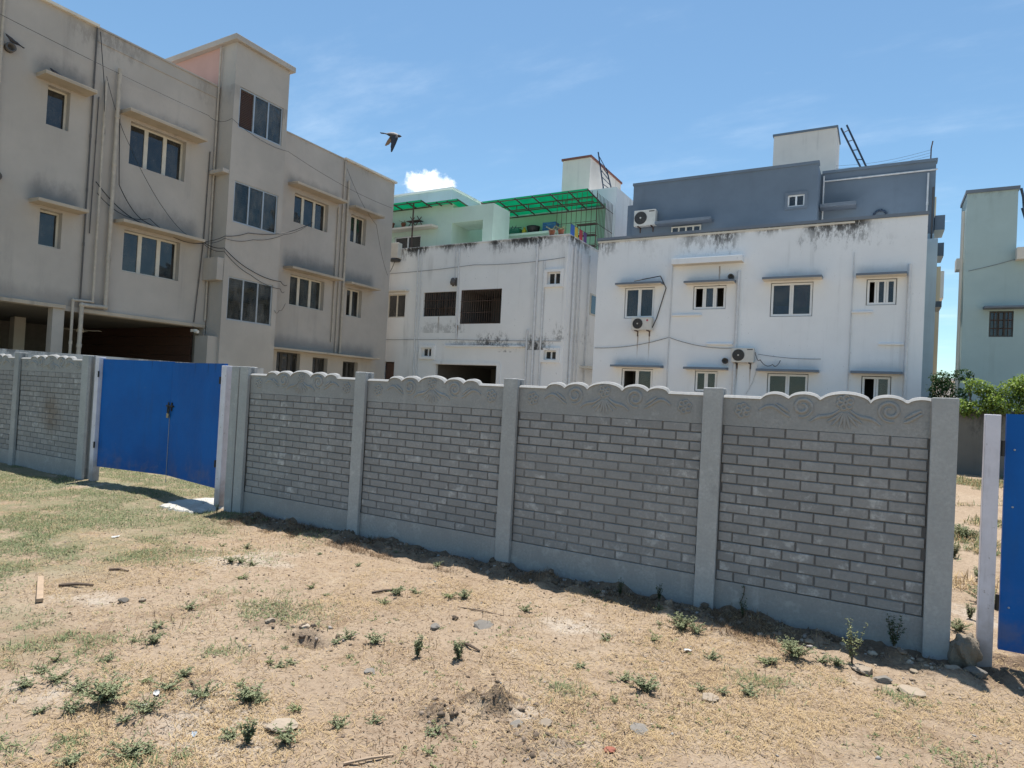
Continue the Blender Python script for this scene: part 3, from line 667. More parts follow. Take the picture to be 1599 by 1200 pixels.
m = MB(); m.fbox(F2, -.035, .02, 1.13, 1.20, .02, .045); m.tube([F2.P(-.03, 1.2, .03), F2.P(-.03, 1.235, .03), F2.P(-.008, 1.25, .03), F2.P(.015, 1.235, .03), F2.P(.015, 1.2, .03)], .006, 6); o = m.build('padlock', 'brass', bevel=.004); tag(o, 'small padlock hanging from the latch of the double blue gate', 'padlock')
for (x, y) in ((-11.035, 5.672), (-7.895, 5.642)):
    for z in (.55, 1.7): m = MB(); m.tube([(x, y, z), (x, y, z+.1)], .013, 8); m.build('hinge', 'blackmetal', g)
g2 = thing('sheet_gate', (1.4, 5.66, 0), 'blue sheet metal gate leaf on a white post at the right edge', 'gate')
lf3, F3, L3 = leaf(g2, (.775, 5.66), (2.7, 5.66), .15, 1.80)
m = MB(); m.box(.65, .74, 5.62, 5.71, -.1, 1.79); m.build('gate_frame_post', 'gate_white', g2, bevel=.005)
for z in (.45, 1.15, 1.55):
    m = MB(); m.lathe(F3.P(.05, z, .004), [(.007, 0), (.007, -.004), (.003, -.007)], 8, 'y'); m.build('bolt', 'frame_alu', lf3)
for z in (.42, 1.5):
    m = MB(); m.tube([(.758, 5.65, z), (.758, 5.65, z+.11)], .012, 8); m.build('hinge', 'blackmetal', g2)

# ------------------------------------------------------------------ beige apartment building (left)
bX = -18.55; FB = FX(bX)
bb = thing('apartment_building', (bX, 12, 0), 'weathered beige three-storey apartment block with projecting stair tower at left', 'building')
WB = {'A1': (7.9, 8.42, 8.01, 9.02), 'A2': (7.9, 8.41, 4.93, 5.86), 'B1': (9.98, 11.64, 7.71, 8.92), 'B2': (9.98, 11.64, 4.68, 5.85),
      'C1': (15.83, 17.46, 7.6, 8.66), 'C2': (15.84, 17.47, 4.6, 5.71), 'D1': (18.67, 19.55, 7.56, 8.66), 'D2': (18.67, 19.53, 4.59, 5.69),
      'E1': (15.44, 16.5, 1.0, 2.88), 'E2': (17.1, 17.85, 1.5, 2.8), 'E3': (18.67, 19.5, 1.5, 2.76)}
m = MB()
holes = [WB[k] for k in ('A1', 'A2', 'B1', 'B2')]+[(4.6, 8.33, .05, 3.4, 0), (8.60, 12.58, .05, 3.36, 0)]
facade(m, FB, 2.0, 12.62, 0, 11.02, holes, rev=.25)
holes = [WB[k] for k in ('C1', 'C2', 'D1', 'D2', 'E1', 'E2', 'E3')]
facade(m, FB, 14.72, 21.14, 0, 10.65, holes, rev=.25)
opensides(m, -30, bX, 2.0, 12.62, 0, 11.02, 'rbd'); opensides(m, -30, bX, 12.62, 21.14, 0, 10.65, 'rfd')
# open parking hall behind the ground-floor bays
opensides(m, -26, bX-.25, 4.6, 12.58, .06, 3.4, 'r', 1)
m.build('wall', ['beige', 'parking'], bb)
m = MB()
for i in range(11): m.box(-25.6, bX-.5, 12.50, 12.545, .1+i*.3, .1+i*.3+.285)
m.build('cladding_boards', 'cladding', bb)
for (x, y) in ((-20.6, 7.3), (-23.5, 9.6)):
    m = MB(); m.box(x-.15, x+.15, y-.15, y+.15, .06, 3.4); m.build('parking_column', 'coping', bb)
for k, mt in (('A1', 1), ('A2', 1), ('B1', 3), ('B2', 3), ('C1', 3), ('C2', 3), ('D1', 2), ('D2', 2), ('E1', 3), ('E2', 2), ('E3', 2)):
    u0, u1, z0, z1 = WB[k]
    window(bb, FB, u0, u1, z0, z1, mt, rec=.20, fwid=.05, mul=.11 if mt > 1 else .05, fm='frame_cream' if k[0] != 'E' else 'frame_dark', gm='glass_dark' if k != 'C2' else 'glass_blue', blind='blind' if k in ('C2',) else None)
for (a, b, z) in ((7.62, 8.82, 9.08), (7.64, 8.80, 5.93), (9.68, 12.0, 9.0), (9.68, 12.12, 5.94), (15.5, 17.95, 8.82), (15.5, 17.98, 5.82), (18.4, 20.1, 8.8), (18.4, 20.1, 5.79)):
    sunshade(bb, FB, a, b, z, .5, .085)
sunshade(bb, FB, 14.76, 20.3, 2.93, .45, .07)
m = MB(); m.fbox(FB, 2.0, 8.6, 3.40, 3.50, 0, .07); m.fbox(FB, 8.95, 12.58, 3.37, 3.47, 0, .07); m.build('slab_edge', 'beige_trim', bb, bevel=.01)
m = MB(); m.fbox(FB, 2.0, 8.97, 11.02, 11.09, -.25, .10); m.build('coping', 'coping', bb)
m = MB(); m.fbox(FB, 8.99, 12.62, 11.02, 11.07, -.25, .03); m.fbox(FB, 8.99, 12.62, 10.66, 10.70, -.01, .02); m.build('coping', 'beige', bb)
m = MB(); m.fbox(FB, 18.12, 21.2, 10.65, 10.72, -.25, .10); m.build('coping', 'coping', bb)
m = MB(); m.fbox(FB, 14.72, 18.1, 10.65, 10.69, -.25, .03); m.build('coping', 'beige', bb)
# stair tower
tX = -17.82; FT = FX(tX)
TW = [(12.84, 14.52, 9.74, 11.03), (12.84, 14.52, 6.75, 8.06), (12.82, 14.52, 3.66, 5.03)]
m = MB(); facade(m, FT, 12.64, 14.70, 0, 12.36, TW, rev=.08, room=.55); opensides(m, bX+.0, tX, 12.64, 14.70, 0, 12.36, 'rl'); m.build('stair_tower', ['beige', 'room'], bb)
m = MB(); m.box(-22.6, bX-.004, 12.66, 14.68, 10.4, 12.36); m.build('stair_headroom', 'pink', bb)
m = MB(); m.box(-22.8, tX+.13, 12.5, 14.84, 12.362, 12.54); m.build('tower_cornice', 'beige', bb, bevel=.01)
window(bb, FT, *TW[0], 3, rec=.05, fwid=.045, mul=.05, fm='frame_alu', gm='glass_blue', panes='lgg', blind=None)
for i in (1, 2): window(bb, FT, *TW[i], 3, rec=.05, fwid=.045, mul=.05, fm='frame_alu', gm='glass_blue', blind='blind')
for z in (8.2, 4.85):
    m = MB(); m.box(bX-.0, tX-.02, 12.42, 12.64, z, z+.12 if z > 6 else z+.7); m.build('side_ledge', 'beige', bb, bevel=.01)
m = MB(); m.box(bX+.003, tX-.1, 12.3, 12.64, 0, 3.1); m.build('meter_niche', 'beige', bb)
pipe(bb, FB, [(8.93, 11.0), (8.93, 3.72)], .022, 'pipe_dark'); pipe(bb, FB, [(9.22, 9.68), (9.22, 3.68), (8.74, 3.66), (8.74, .3)], .035, 'pipe_beige', .1)
pipe(bb, FB, [(9.54, 10.16), (9.54, 3.58), (8.95, 3.56), (8.92, .3)], .055, 'pipe_beige', .12); pipe(bb, FB, [(6.85, 11.0), (6.85, 3.5)], .035, 'pipe_beige')
pipe(bb, FB, [(9.08, 9.2), (9.06, 5.5)], .014, 'pipe_dark')
pipe(bb, FB, [(12.4, 8.9), (12.36, 6.1), (12.2, 3.5)], .016, 'pipe_dark'); pipe(bb, FB, [(12.56, 12.3), (12.56, 3.6)], .03, 'pipe_beige', .06)
pipe(bb, FB, [(17.93, 8.7), (17.93, 3.45)], .03, 'pipe_beige'); pipe(bb, FB, [(18.15, 10.6), (18.15, 3.05)], .03, 'pipe_beige'); pipe(bb, FB, [(18.38, 9.87), (18.38, 3.05)], .05, 'pipe_beige')
for (y, z) in ((7.02, 9.5), (6.9, 6.35)):
    m = MB(); m.lathe(FB.P(y, z, 0), [(.11, 0), (.11, .14), (.08, .14), (.07, .02)], 14, 'x'); m.build('exhaust_duct', 'pipe_dark', bb, smooth=True)
m = MB(); m.fbox(FB, 12.1, 12.2, 3.2, 3.28, .05, .25); m.lathe(FB.P(12.15, 3.2, .3), [(.04, -.1), (.05, 0), (.05, .05)], 10, 'x'); o = m.build('security_camera', 'coping'); tag(o, 'small white security camera under the parking beam of the beige block', 'camera')

# ------------------------------------------------------------------ middle house with terrace
mY = 22.4; FM = FY(mY); mXr = -10.7; mXl = -22.5
mb_ = thing('terrace_house', (-15.5, mY, 0), 'stained white house with a mint terrace under green roofing, between beige block and white house', 'building')
WM = {'wl': (-19.68, -18.66, 5.0, 6.06), 'tri': (-17.63, -15.88, 5.02, 6.08), 'big': (-15.62, -13.61, 4.67, 6.11, 2.4), 'sm1': (-11.53, -10.95, 6.17, 6.66), 'sm2': (-17.55, -16.99, 3.24, 3.64), 'sm3': (-11.51, -10.97, 3.21, 3.58), 'gar': (-16.77, -13.66, 0.1, 2.93, 4.5), 'door': (-19.72, -19.1, .3, 2.99)}
m = MB(); facade(m, FM, mXl, mXr, 0, 8.08, list(WM.values()), rev=.16)
zf = 7.1                                                   # terrace floor
m.quad((mXl, mY, zf), (mXr, mY, zf), (mXr, 34, zf), (mXl, 34, zf))
m.quad((mXr, mY, 0), (mXr, 34, 0), (mXr, 34, 8.08), (mXr, mY, 8.08)); m.quad((mXl, mY, 0), (mXl, 34, 0), (mXl, 34, 8.08), (mXl, mY, 8.08)); m.quad((mXl, 34, 0), (mXr, 34, 0), (mXr, 34, 8.08), (mXl, 34, 8.08))
# parapet: inner faces and top
t_ = .14
m.quad((mXl, mY+t_, zf), (mXr-t_, mY+t_, zf), (mXr-t_, mY+t_, 8.08), (mXl, mY+t_, 8.08)); m.quad((mXl, mY, 8.08), (mXr, mY, 8.08), (mXr-t_, mY+t_, 8.08), (mXl, mY+t_, 8.08))
m.quad((mXr-t_, mY+t_, zf), (mXr-t_, 34, zf), (mXr-t_, 34, 8.08), (mXr-t_, mY+t_, 8.08)); m.quad((mXr, mY, 8.08), (mXr, 34, 8.08), (mXr-t_, 34, 8.08), (mXr-t_, mY+t_, 8.08))
m.build('wall', ['midwhite', 'room'], mb_)
m = MB(); m.fbox(FM, mXl, mXr+.03, 8.084, 8.13, -.17, .03); m.box(mXr-.17, mXr+.03, mY+.17, 30, 8.084, 8.13); m.build('parapet_coping', 'midwhite', mb_)
window(mb_, FM, *WM['wl'], 2, rec=.08, fm='frame_cream', gm='glass_dark'); window(mb_, FM, *WM['tri'], 3, rec=.1, fwid=.03, mul=.04, fm='frame_dark', gm='glass_dark', grill=.12)
window(mb_, FM, *WM['big'][:4], 1, rec=.03, fwid=.03, fm='steel_rust', panes='o', grill=.11, label='barred balcony opening with dark interior')
for k in ('sm1', 'sm2', 'sm3'):
    u0, u1, z0, z1 = WM[k]; window(mb_, FM, u0, u1, z0, z1, 2, rec=.1, fwid=.05, mul=.06, fm='frame_white', gm='glass_dark')
    q = MB(); e = .13
    q.fbox(FM, u0-e, u1+e, z1, z1+e*.8, 0, .09); q.fbox(FM, u0-e, u1+e, z0-e*.8, z0, 0, .09); q.fbox(FM, u0-e, u0, z0, z1, 0, .088); q.fbox(FM, u1, u1+e, z0, z1, 0, .088); q.build('window_surround', 'midwhite', mb_)
m = MB(); m.fbox(FM, -19.65, -19.15, .3, 2.97, -.13, -.09); m.build('door', 'louvre', mb_)
m = MB(); m.fbox(FM, -16.95, -13.5, 2.94, 3.06, 0, .05); m.fbox(FM, -13.655, -13.5, .2, 2.94, 0, .05); m.build('garage_trim', 'midwhite', mb_)
sunshade(mb_, FM, -19.8, -18.45, 6.14, .3, .06, 'sunshade_w'); sunshade(mb_, FM, -16.3, -12.3, 3.69, .10, .07, 'midwhite', name='ledge')
for pts, r in (([(-18.0, 8.0), (-17.92, .5)], .03), ([(-17.8, 8.0), (-17.75, .5)], .02), ([(-15.8, 7.9), (-15.74, 4.0)], .03), ([(-12.02, 7.8), (-11.98, .5)], .05), ([(-11.68, 7.1), (-11.66, .5)], .04), ([(-12.3, 4.4), (-12.28, .5)], .04), ([(-16.0, 7.9), (-15.96, 6.3)], .02)):
    pipe(mb_, FM, pts, r, 'pipe_white')
FMR = FX(mXr)
for y, r in ((22.9, .05), (23.3, .025), (23.6, .02), (24.4, .03)): pipe(mb_, FMR, [(y, 7.7), (y, .4)], r, 'pipe_white')
m = MB(); m.fbox(FMR, 24.75, 25.5, 5.3, 6.2, .0, .03); wq = m.build('window', 'frame_cream', mb_); m = MB(); m.fbox(FMR, 24.82, 25.43, 5.37, 6.13, .032, .036); m.build('pane', 'glass_dark', wq)
m = MB(); m.fbox(FMR, 24.0, 25.6, 3.0, 3.1, 0, .4); m.build('sunshade', 'sunshade_w', mb_)
# terrace rooms
rY = mY+1.0; FR = FY(rY); LW = (-20.35, -18.78, 8.15, 8.98)
m = MB(); facade(m, FR, -22.2, -17.05, zf, 10.35, [LW], rev=.12); opensides(m, -22.2, -17.05, rY, 27.2, zf, 10.35, 'fd'); m.build('terrace_room', ['mintpale', 'room'], mb_)
window(mb_, FR, *LW, 2, rec=.07, fm='frame_white', gm='glass_dark'); sunshade(mb_, FR, -21.1, -17.8, 9.2, .5, .09, 'sunshade_w')
m = MB(); m.box(-15.38, -14.86, rY, rY+1.4, zf, 9.38); m.box(-17.05, -14.86, rY+.003, rY+1.397, 9.38, 10.06); m.build('porch_frame', 'mintpale', mb_)
gY = mY+4.8
m = MB(); m.box(-17.0, mXr-.02, gY, 33.5, zf, 10.75); m.build('terrace_back_wall', 'mint', mb_)
m = MB(); m.box(-12.6, mXr-.015, gY-.01, 33.5, 10.75, 11.45); m.box(-11.2, mXr-.012, gY-.012, 33.5, zf, 10.75); m.build('upper_parapet', 'midwhite', mb_)
m = MB(); m.box(-22.8, -18.6, mY+3, 28.0, 10.36, 11.72); m.build('upper_roof_room', 'paleblue', mb_)
m = MB(); m.box(-22.9, -18.5, mY+2.9, 28.1, 11.72, 11.80); m.build('roof_slab', 'midwhite', mb_)
m = MB(); m.box(-16.9, -13.2, gY-.9, gY, 9.38, 9.48); m.build('shelf', 'mintpale', mb_)
# green roofing sheets on a steel frame
def canopy(x0, x1, y0, y1, z0, z1, nx_, ny_, label):
    c = thing('green_canopy', ((x0+x1)/2, y0, z0), label, 'canopy', 'green terrace canopies')
    for i in range(nx_):
        a, b = x0+(x1-x0)*i/nx_, x0+(x1-x0)*(i+1)/nx_; m = MB(); m.hexa([(a+.01, y0, z0), (b-.01, y0, z0), (b-.01, y1, z1), (a+.01, y1, z1), (a+.01, y0, z0+.012), (b-.01, y0, z0+.012), (b-.01, y1, z1+.012), (a+.01, y1, z1+.012)]); m.build('roofing_sheet', 'greensheet', c)
    for i in range(nx_+1):
        x = x0+(x1-x0)*i/nx_; m = MB(); m.tube([(x, y0-.02, z0-.04), (x, y1, z1-.04)], .03, 4); m.build('rafter', 'steel_rust', c)
    for i in range(ny_+1):
        t = i/ny_; y = y0+(y1-y0)*t; z = z0+(z1-z0)*t-.09; m = MB(); m.tube([(x0, y, z), (x1, y, z)], .028, 4); m.build('purlin', 'steel_rust', c)
    return c
cn1 = canopy(-16.7, -11.25, 25.2, 27.15, 10.82, 10.62, 6, 3, 'large green sheet canopy on a steel frame over the mint terrace')
m = MB(); m.tube([(-16.6, 26.0, 10.5), (-11.3, 26.0, 10.5)], .03, 4); m.tube([(-16.6, 26.0, 10.74), (-11.3, 26.0, 10.74)], .025, 4)
for i in range(9): x = -16.5+i*.64; m.tube([(x, 26.0, 10.5), (x, 26.0, 10.74)], .02, 4)
m.build('truss', 'steel_rust', cn1)
cn2 = canopy(-21.6, -18.3, 22.7, 23.9, 10.36, 10.25, 4, 2, 'small green sheet canopy over the terrace room nearest the beige block')
m = MB(); m.tube([(-18.85, 22.85, 8.2), (-18.85, 22.85, 10.3)], .035, 6); m.build('post', 'steel_rust', cn2)
cn3 = canopy(-18.25, -16.5, 23.0, 24.2, 10.3, 10.2, 3, 1, 'narrow green sheet between the two larger terrace canopies')
# barred cage at the terrace corner
cg = thing('terrace_cage', (-11.6, 25.3, zf), 'rusty barred cage enclosing the right corner of the mint terrace', 'cage')
m = MB()
for i in range(9): x = -12.7+i*.235; m.tube([(x, 25.25, 8.1), (x, 25.25, 10.7)], .012, 4)
for z in (8.4, 8.9, 9.4, 9.9, 10.4): m.tube([(-12.7, 25.25, z), (-10.82, 25.25, z)], .012, 4)
m.build('front_grill', 'grill', cg)
m = MB()
for i in range(12): y = 25.25+i*.16; m.tube([(-10.8, y, 8.1), (-10.8, y, 10.6)], .012, 4)
for z in (8.4, 9.3, 10.2): m.tube([(-10.8, 25.25, z), (-10.8, 27.1, z)], .012, 4)
m.build('side_grill', 'grill', cg)
# water tank and ladder on the roof
def ladder(label, a0, a1, b0, b1, n, extra=0, mat='steel_navy'):
    l = thing('roof_ladder', a0, label, 'ladder', 'steel roof ladders'); a0, a1, b0, b1 = map(Vector, (a0, a1, b0, b1))
    for p, q in ((a0, a1), (b0, b1)):
        m = MB(); m.tube([p, q], .035, 6); m.build('rail', mat, l)
    for i in range(n):
        t = (i+.5)/n; m = MB(); m.tube([a0.lerp(a1, t), b0.lerp(b1, t)], .02, 5); m.build('rung', mat, l)
    return l
m = MB(); m.box(-14.1, -12.62, 28.4, 32.6, 11.3, 13.5); tk = m.build('roof_tank_room', 'tank', mb_); m = MB(); m.box(-14.16, -12.56, 28.34, 32.66, 13.5, 13.6); m.build('tank_cap', 'tankred', tk)
ladder('thin dark ladder leaning on the roof tank of the middle house', (-11.95, 28.9, 11.4), (-12.45, 28.9, 13.9), (-11.6, 29.3, 11.4), (-12.15, 29.3, 13.2), 7, mat='steel_navy')

# ------------------------------------------------------------------ white house with slate upper storey
wY = 22.7; FW = FY(wY); wXl, wXr = -9.57, 1.04
wb = thing('white_house', (-4.3, wY, 0), 'two-storey white house with slate blue upper storey behind the fence', 'building')
WW = {'W1': (-8.42, -7.28, 4.83, 5.98), 'W2': (-5.88, -4.75, 5.11, 5.94), 'W3': (-3.31, -2.02, 4.81, 5.94), 'W4': (-.51, .31, 5.12, 5.94), 'V1': (-8.4, -7.21, 1.85, 2.97), 'V2': (-5.69, -4.92, 2.22, 2.95), 'V3': (-3.3, -2.05, 1.8, 2.93), 'V4': (-.54, .26, 1.95, 2.92)}
m = MB(); facade(m, FW, wXl, wXr, 0, 7.82, list(WW.values()), rev=.15); opensides(m, wXl, wXr, wY, 27, 0, 7.82, 'fd'); m.build('wall', ['white', 'room'], wb)
m = MB(); m.fbox(FW, wXl-.05, wXr+.02, 7.822, 7.92, -.2, .06); m.build('parapet_coping', 'slate_edge', wb)
m = MB(); m.fbox(FW, wXl-.02, -.9, 7.74, 7.80, 0, .035); m.build('parapet_strip', 'sunshade_w', wb)
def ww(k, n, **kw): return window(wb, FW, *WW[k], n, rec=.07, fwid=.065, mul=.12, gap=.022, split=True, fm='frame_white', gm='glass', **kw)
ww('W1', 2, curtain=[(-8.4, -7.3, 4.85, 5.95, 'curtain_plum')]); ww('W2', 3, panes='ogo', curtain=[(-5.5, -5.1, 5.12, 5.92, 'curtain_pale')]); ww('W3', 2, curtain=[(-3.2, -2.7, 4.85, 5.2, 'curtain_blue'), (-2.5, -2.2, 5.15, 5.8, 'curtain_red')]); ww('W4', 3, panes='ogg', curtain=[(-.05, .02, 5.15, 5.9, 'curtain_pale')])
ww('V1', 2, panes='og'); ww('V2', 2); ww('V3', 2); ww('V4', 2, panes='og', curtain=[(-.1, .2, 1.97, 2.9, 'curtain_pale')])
for (a, b, z) in ((-8.66, -6.95, 6.02), (-6.12, -4.44, 5.98), (-3.53, -1.75, 5.99), (-.8, .55, 5.98), (-8.7, -6.82, 3.0), (-6.0, -4.56, 2.98), (-3.6, -1.74, 2.97), (-.84, .54, 2.97)):
    sunshade(wb, FW, a, b, z, .45, .075, ['slate_edge', 'sunshade_w'], mis=[1, 0, 0, 0, 0, 0])
sunshade(wb, FW, -6.62, -4.2, 6.68, .35, .2, ['white', 'sunshade_w'], mis=[1, 0, 0, 0, 0, 0], name='hood')
for (a, b, z) in ((-6.6, -5.54, 4.88), (-5.33, -4.45, 3.86), (-.89, -.31, 4.88), (-.12, .55, 3.88)): sunshade(wb, FW, a, b, z, .09, .05, 'white', name='ledge')
for pts, r, mt in (([(-4.34, 6.39), (-4.36, .4)], .05, 'pipe_white'), ([(.62, 6.34), (.6, .4)], .045, 'pipe_white'), ([(-6.64, 6.7), (-6.68, .4)], .016, 'pipe_white'), ([(-.88, 6.8), (-.92, .4)], .016, 'pipe_white')): pipe(wb, FW, pts, r, mt)
for (x, z) in ((-4.6, 6.2), (-4.67, 3.31)):
    m = MB(); m.lathe(FW.P(x, z, 0), [(.1, 0), (.1, -.12), (.075, -.12), (.06, -.02)], 14, 'y'); m.build('exhaust_vent', 'pipe_dark', wb, smooth=True)
# upper storey
sY = wY+2.0; FS = FY(sY); SW = (-3.16, -2.60, 9.03, 9.46); SW2 = (-7.4, -6.3, 8.0, 8.75)
m = MB(); facade(m, FS, -9.0, -2.2, 7.5, 10.5, [SW], rev=.1); opensides(m, -9.0, -2.2, sY, 27, 7.5, 10.5, 'fd'); facade(m, FY(25.9), -2.2, 1.36, .2, 10.5, [], 0); opensides(m, -2.2, 1.36, 25.9, 31, .2, 10.5, 'fd'); m.box(-9.25, -9.0, sY+.1, 26, 7.5, 9.75)
m.build('upper_storey', ['slate', 'room'], wb)
m = MB(); m.box(1.04, 1.37, 25.88, 25.897, .2, 8.0); m.box(1.362, 1.38, 25.9, 31, .2, 8.0); m.box(1.12, 1.46, 25.3, 25.86, .2, 7.7); m.build('side_wall_face', 'paleblue2', wb)
m = MB(); m.fbox(FS, -9.03, -2.17, 10.5, 10.6, -.3, .04); m.fbox(FY(25.9), -2.16, 1.40, 10.5, 10.6, -.3, .05); m.build('parapet_coping', 'slate', wb)
window(wb, FS, *SW, 2, rec=.04, fwid=.05, mul=.06, fm='frame_white', gm='glass_dark', panes='gg', curtain=[(-2.86, -2.62, 9.15, 9.42, 'blind')])
q = MB(); e = .09; u0, u1, z0, z1 = SW; q.fbox(FS, u0-e, u1+e, z1, z1+e, 0, .04); q.fbox(FS, u0-e, u1+e, z0-e, z0, 0, .04); q.fbox(FS, u0-e, u0, z0, z1, 0, .038); q.fbox(FS, u1, u1+e, z0, z1, 0, .038); q.build('window_surround', 'slate_edge', wb)
sunshade(wb, FS, -7.9, -5.75, 8.72, .5, .1, 'slate_edge'); window(wb, FS, -7.35, -6.2, 8.1, 8.66, 4, rec=-.06, fwid=.05, mul=.06, fm='sunshade_w', gm='glass_dark')
sunshade(wb, FY(25.9), -2.15, -1.0, 9.1, .6, .12, 'slate_edge')
FS2 = FY(25.9)
pipe(wb, FS2, [(-2.1, 10.2), (1.4, 10.2)], .03, 'pipe_white'); pipe(wb, FS2, [(-2.1, 10.4), (-2.1, 8.0)], .03, 'pipe_white'); pipe(wb, FS2, [(1.14, 10.1), (1.14, 8.0)], .03, 'pipe_white')
pipe(wb, FS2, [(-.45, 8.2)]+[(-.25+.2*math.cos(t), 8.75+.2*math.sin(t)) for t in np.linspace(math.pi, 0, 8)]+[(-.05, 8.2)], .03, 'steel_navy', collars=False)
pipe(wb, FS2, [(1.22, 8.0), (1.22, 3.0)], .03, 'paleblue'); pipe(wb, FS2, [(1.3, 9.6), (1.3, 4.0)], .025, 'pipe_dark')
for (z, h) in ((8.15, .5), (7.25, .45), (5.5, .2)):
    m = MB(); m.box(1.385, 1.68, 26.0, 27.2, z, z+h, mis=[1, 0, 0, 0, 0, 0]); m.build('side_sunshade', ['slate_edge', 'tank'], wb)
m = MB(); m.box(-4.1, -1.83, 27.2, 29.0, 10.4, 12.7); tk = m.build('roof_tank_room', 'tank', wb); m = MB(); m.box(-4.14, -1.79, 27.16, 29.04, 12.7, 12.78); m.build('tank_cap', 'slate', tk)
ladder('navy steel ladder leaning on the roof tank of the white and slate house', (-.72, 27.7, 10.6), (-1.72, 27.7, 12.85), (-.5, 28.1, 10.6), (-1.55, 28.1, 13.1), 6)
rodt = thing('lightning_rod', (1.2, 26.0, 10.6), 'thin dark lightning rod at the right roof corner of the slate storey', 'rod'); m = MB(); m.tube([(1.2, 26.0, 10.55), (1.2, 26.0, 11.0), (1.24, 26.0, 11.25)], .02, 6); m.build('mast', 'steel_rust', rodt)
for i, z in enumerate((10.75, 10.85, 10.95)):
    m = MB(); m.tube([(-1.8+3.0*t, 26.0+.9*(1-t), z+.15*(1-t)-.12*math.sin(math.pi*t)) for t in np.linspace(0, 1, 10)], .005, 4); m.build('stay_wire', 'cable_grey', rodt)
# air-conditioner units hang outside
def ac_unit(F, u, z, wd, hg, label, emblem=False, dep=.28):
    a = thing('air_conditioner', F.P(u, z, 0), label, 'air conditioner', 'outdoor air conditioner units')
    m = MB(); m.fbox(F, u-wd/2, u+wd/2, z, z+hg, .06, .06+dep); cs = m.build('casing', 'ac', a, bevel=.015)
    m = MB(); cu = u-wd*.18; r = hg*.41; P = F.P(cu, z+hg*.5, .06+dep)
    m.lathe(P, [(r, .002), (r, -.012), (r*.93, -.02), (r*.9, -.004)], 24, 'y'); m.build('fan_recess', 'ac_grille', cs)
    m = MB()
    for k in (.25, .42, .58, .74, .9): m.tube([P+Vector((math.cos(t)*r*k, -.022, math.sin(t)*r*k)) for t in np.linspace(0, 2*math.pi, 25)], .004, 4, cap=False)
    for k in range(8): t = k*math.pi/4; m.tube([P+Vector((0, -.022, 0)), P+Vector((math.cos(t)*r*.95, -.022, math.sin(t)*r*.95))], .004, 4)
    m.build('fan_grille', 'pipe_dark', cs)
    m = MB(); m.lathe(P, [(r*.14, -.02), (r*.14, -.032), (r*.1, -.035)], 10, 'y'); m.build('fan_hub', 'ac', cs)
    if emblem:
        m = MB(); m.lathe(F.P(u+wd*.3, z+hg*.76, .06+dep), [(.035, .001), (.035, -.004)], 14, 'y'); m.build('emblem', 'red', cs)
    else:
        m = MB(); m.fbox(F, u+wd*.2, u+wd*.45, z+hg*.86, z+hg*.93, .06+dep, .063+dep); m.build('emblem', 'pipe_dark', cs)
    for s in (-.3, .3):
        m = MB(); m.fbox(F, u+wd*s-.02, u+wd*s+.02, z-.035, z-.002, 0, .06+dep); m.fbox(F, u+wd*s-.018, u+wd*s+.018, z-.2, z-.035, 0, .03); m.build('bracket', 'steel_rust', a)
    return a
ac_unit(FW, -7.62, 4.36, .74, .46, 'air conditioner with red emblem under an upper window of the white house', True)
ac_unit(FW, -4.06, 3.25, .72, .48, 'air conditioner between the two storeys of the white house, beside coiled cables')
ac_unit(FS, -8.37, 8.75, .88, .62, 'large air conditioner on the slate upper storey')
# ------------------------------------------------------------------ sage green house (right) and slivers beyond
sg = thing('sage_house', (4, 24, 0), 'pale sage green house with one dark window at the right edge', 'building')
FG = FY(24.0); GW = (2.77, 3.40, 4.27, 5.05)
m = MB(); facade(m, FG, 2.1, 3.36, 0, 8.72, [(2.77, 3.358, 4.27, 5.05)], rev=.1); facade(m, FG, 3.36, 9, 0, 6.9, [], .1); opensides(m, 2.1, 3.36, 24, 25.6, 0, 8.72, 'fd'); opensides(m, 3.36, 9, 24, 33, 0, 6.9, 'fdl'); m.build('wall', ['sage', 'room'], sg)
m = MB(); m.fbox(FG, 2.06, 3.40, 8.72, 8.82, -1.6, .05); m.build('parapet_coping', 'slate_edge', sg)
window(sg, FG, 2.78, 3.35, 4.28, 5.04, 3, rec=.06, fwid=.03, mul=.03, fm='frame_dark', gm='glass_dark', grill=.1); sunshade(sg, FG, 2.6, 3.9, 5.1, .4, .06, 'slate_edge')
m = MB(); m.fbox(FG, 3.34, 5, 6.55, 6.9, 0, .3); m.build('balcony_slab', 'sunshade_w', sg); m = MB(); m.box(1.92, 2.09, 24.4, 24.9, 6.45, 6.8); m.build('side_sunshade', 'tank', sg)
pipe(sg, Frame((2.1, 0, 0), (0, 1, 0), (-1, 0, 0)), [(24.1, 8.2), (24.1, .4)], .04, 'sunshade_w')
ladder('navy steel stair rail climbing the roof of the sage green house', (3.45, 24.2, 8.8), (3.95, 24.6, 6.9), (3.55, 24.6, 8.3), (4.1, 25.0, 6.5), 6)
fb = thing('cream_building', (2, 36, 0), 'sliver of a cream building seen in the gap beyond the white house', 'building')
m = MB(); m.box(-2, 1.95, 36, 44, 0, 12.2); m.box(-2, 2.25, 36.2, 44, 0, 8.9); m.build('wall', 'cream', fb); m = MB(); m.box(2.252, 2.4, 36.3, 37.5, 7.4, 8.7); m.build('balcony', 'tank', fb)
fb2 = thing('low_grey_building', (3.4, 60, 0), 'low grey building far off in the gap between the houses', 'building'); m = MB(); m.box(2, 9, 60, 70, 0, 4.6); m.build('wall', 'tank', fb2); m = MB(); m.box(1.9, 9.1, 59.9, 70.1, 4.6, 4.8); m.build('roof', 'midwhite', fb2)
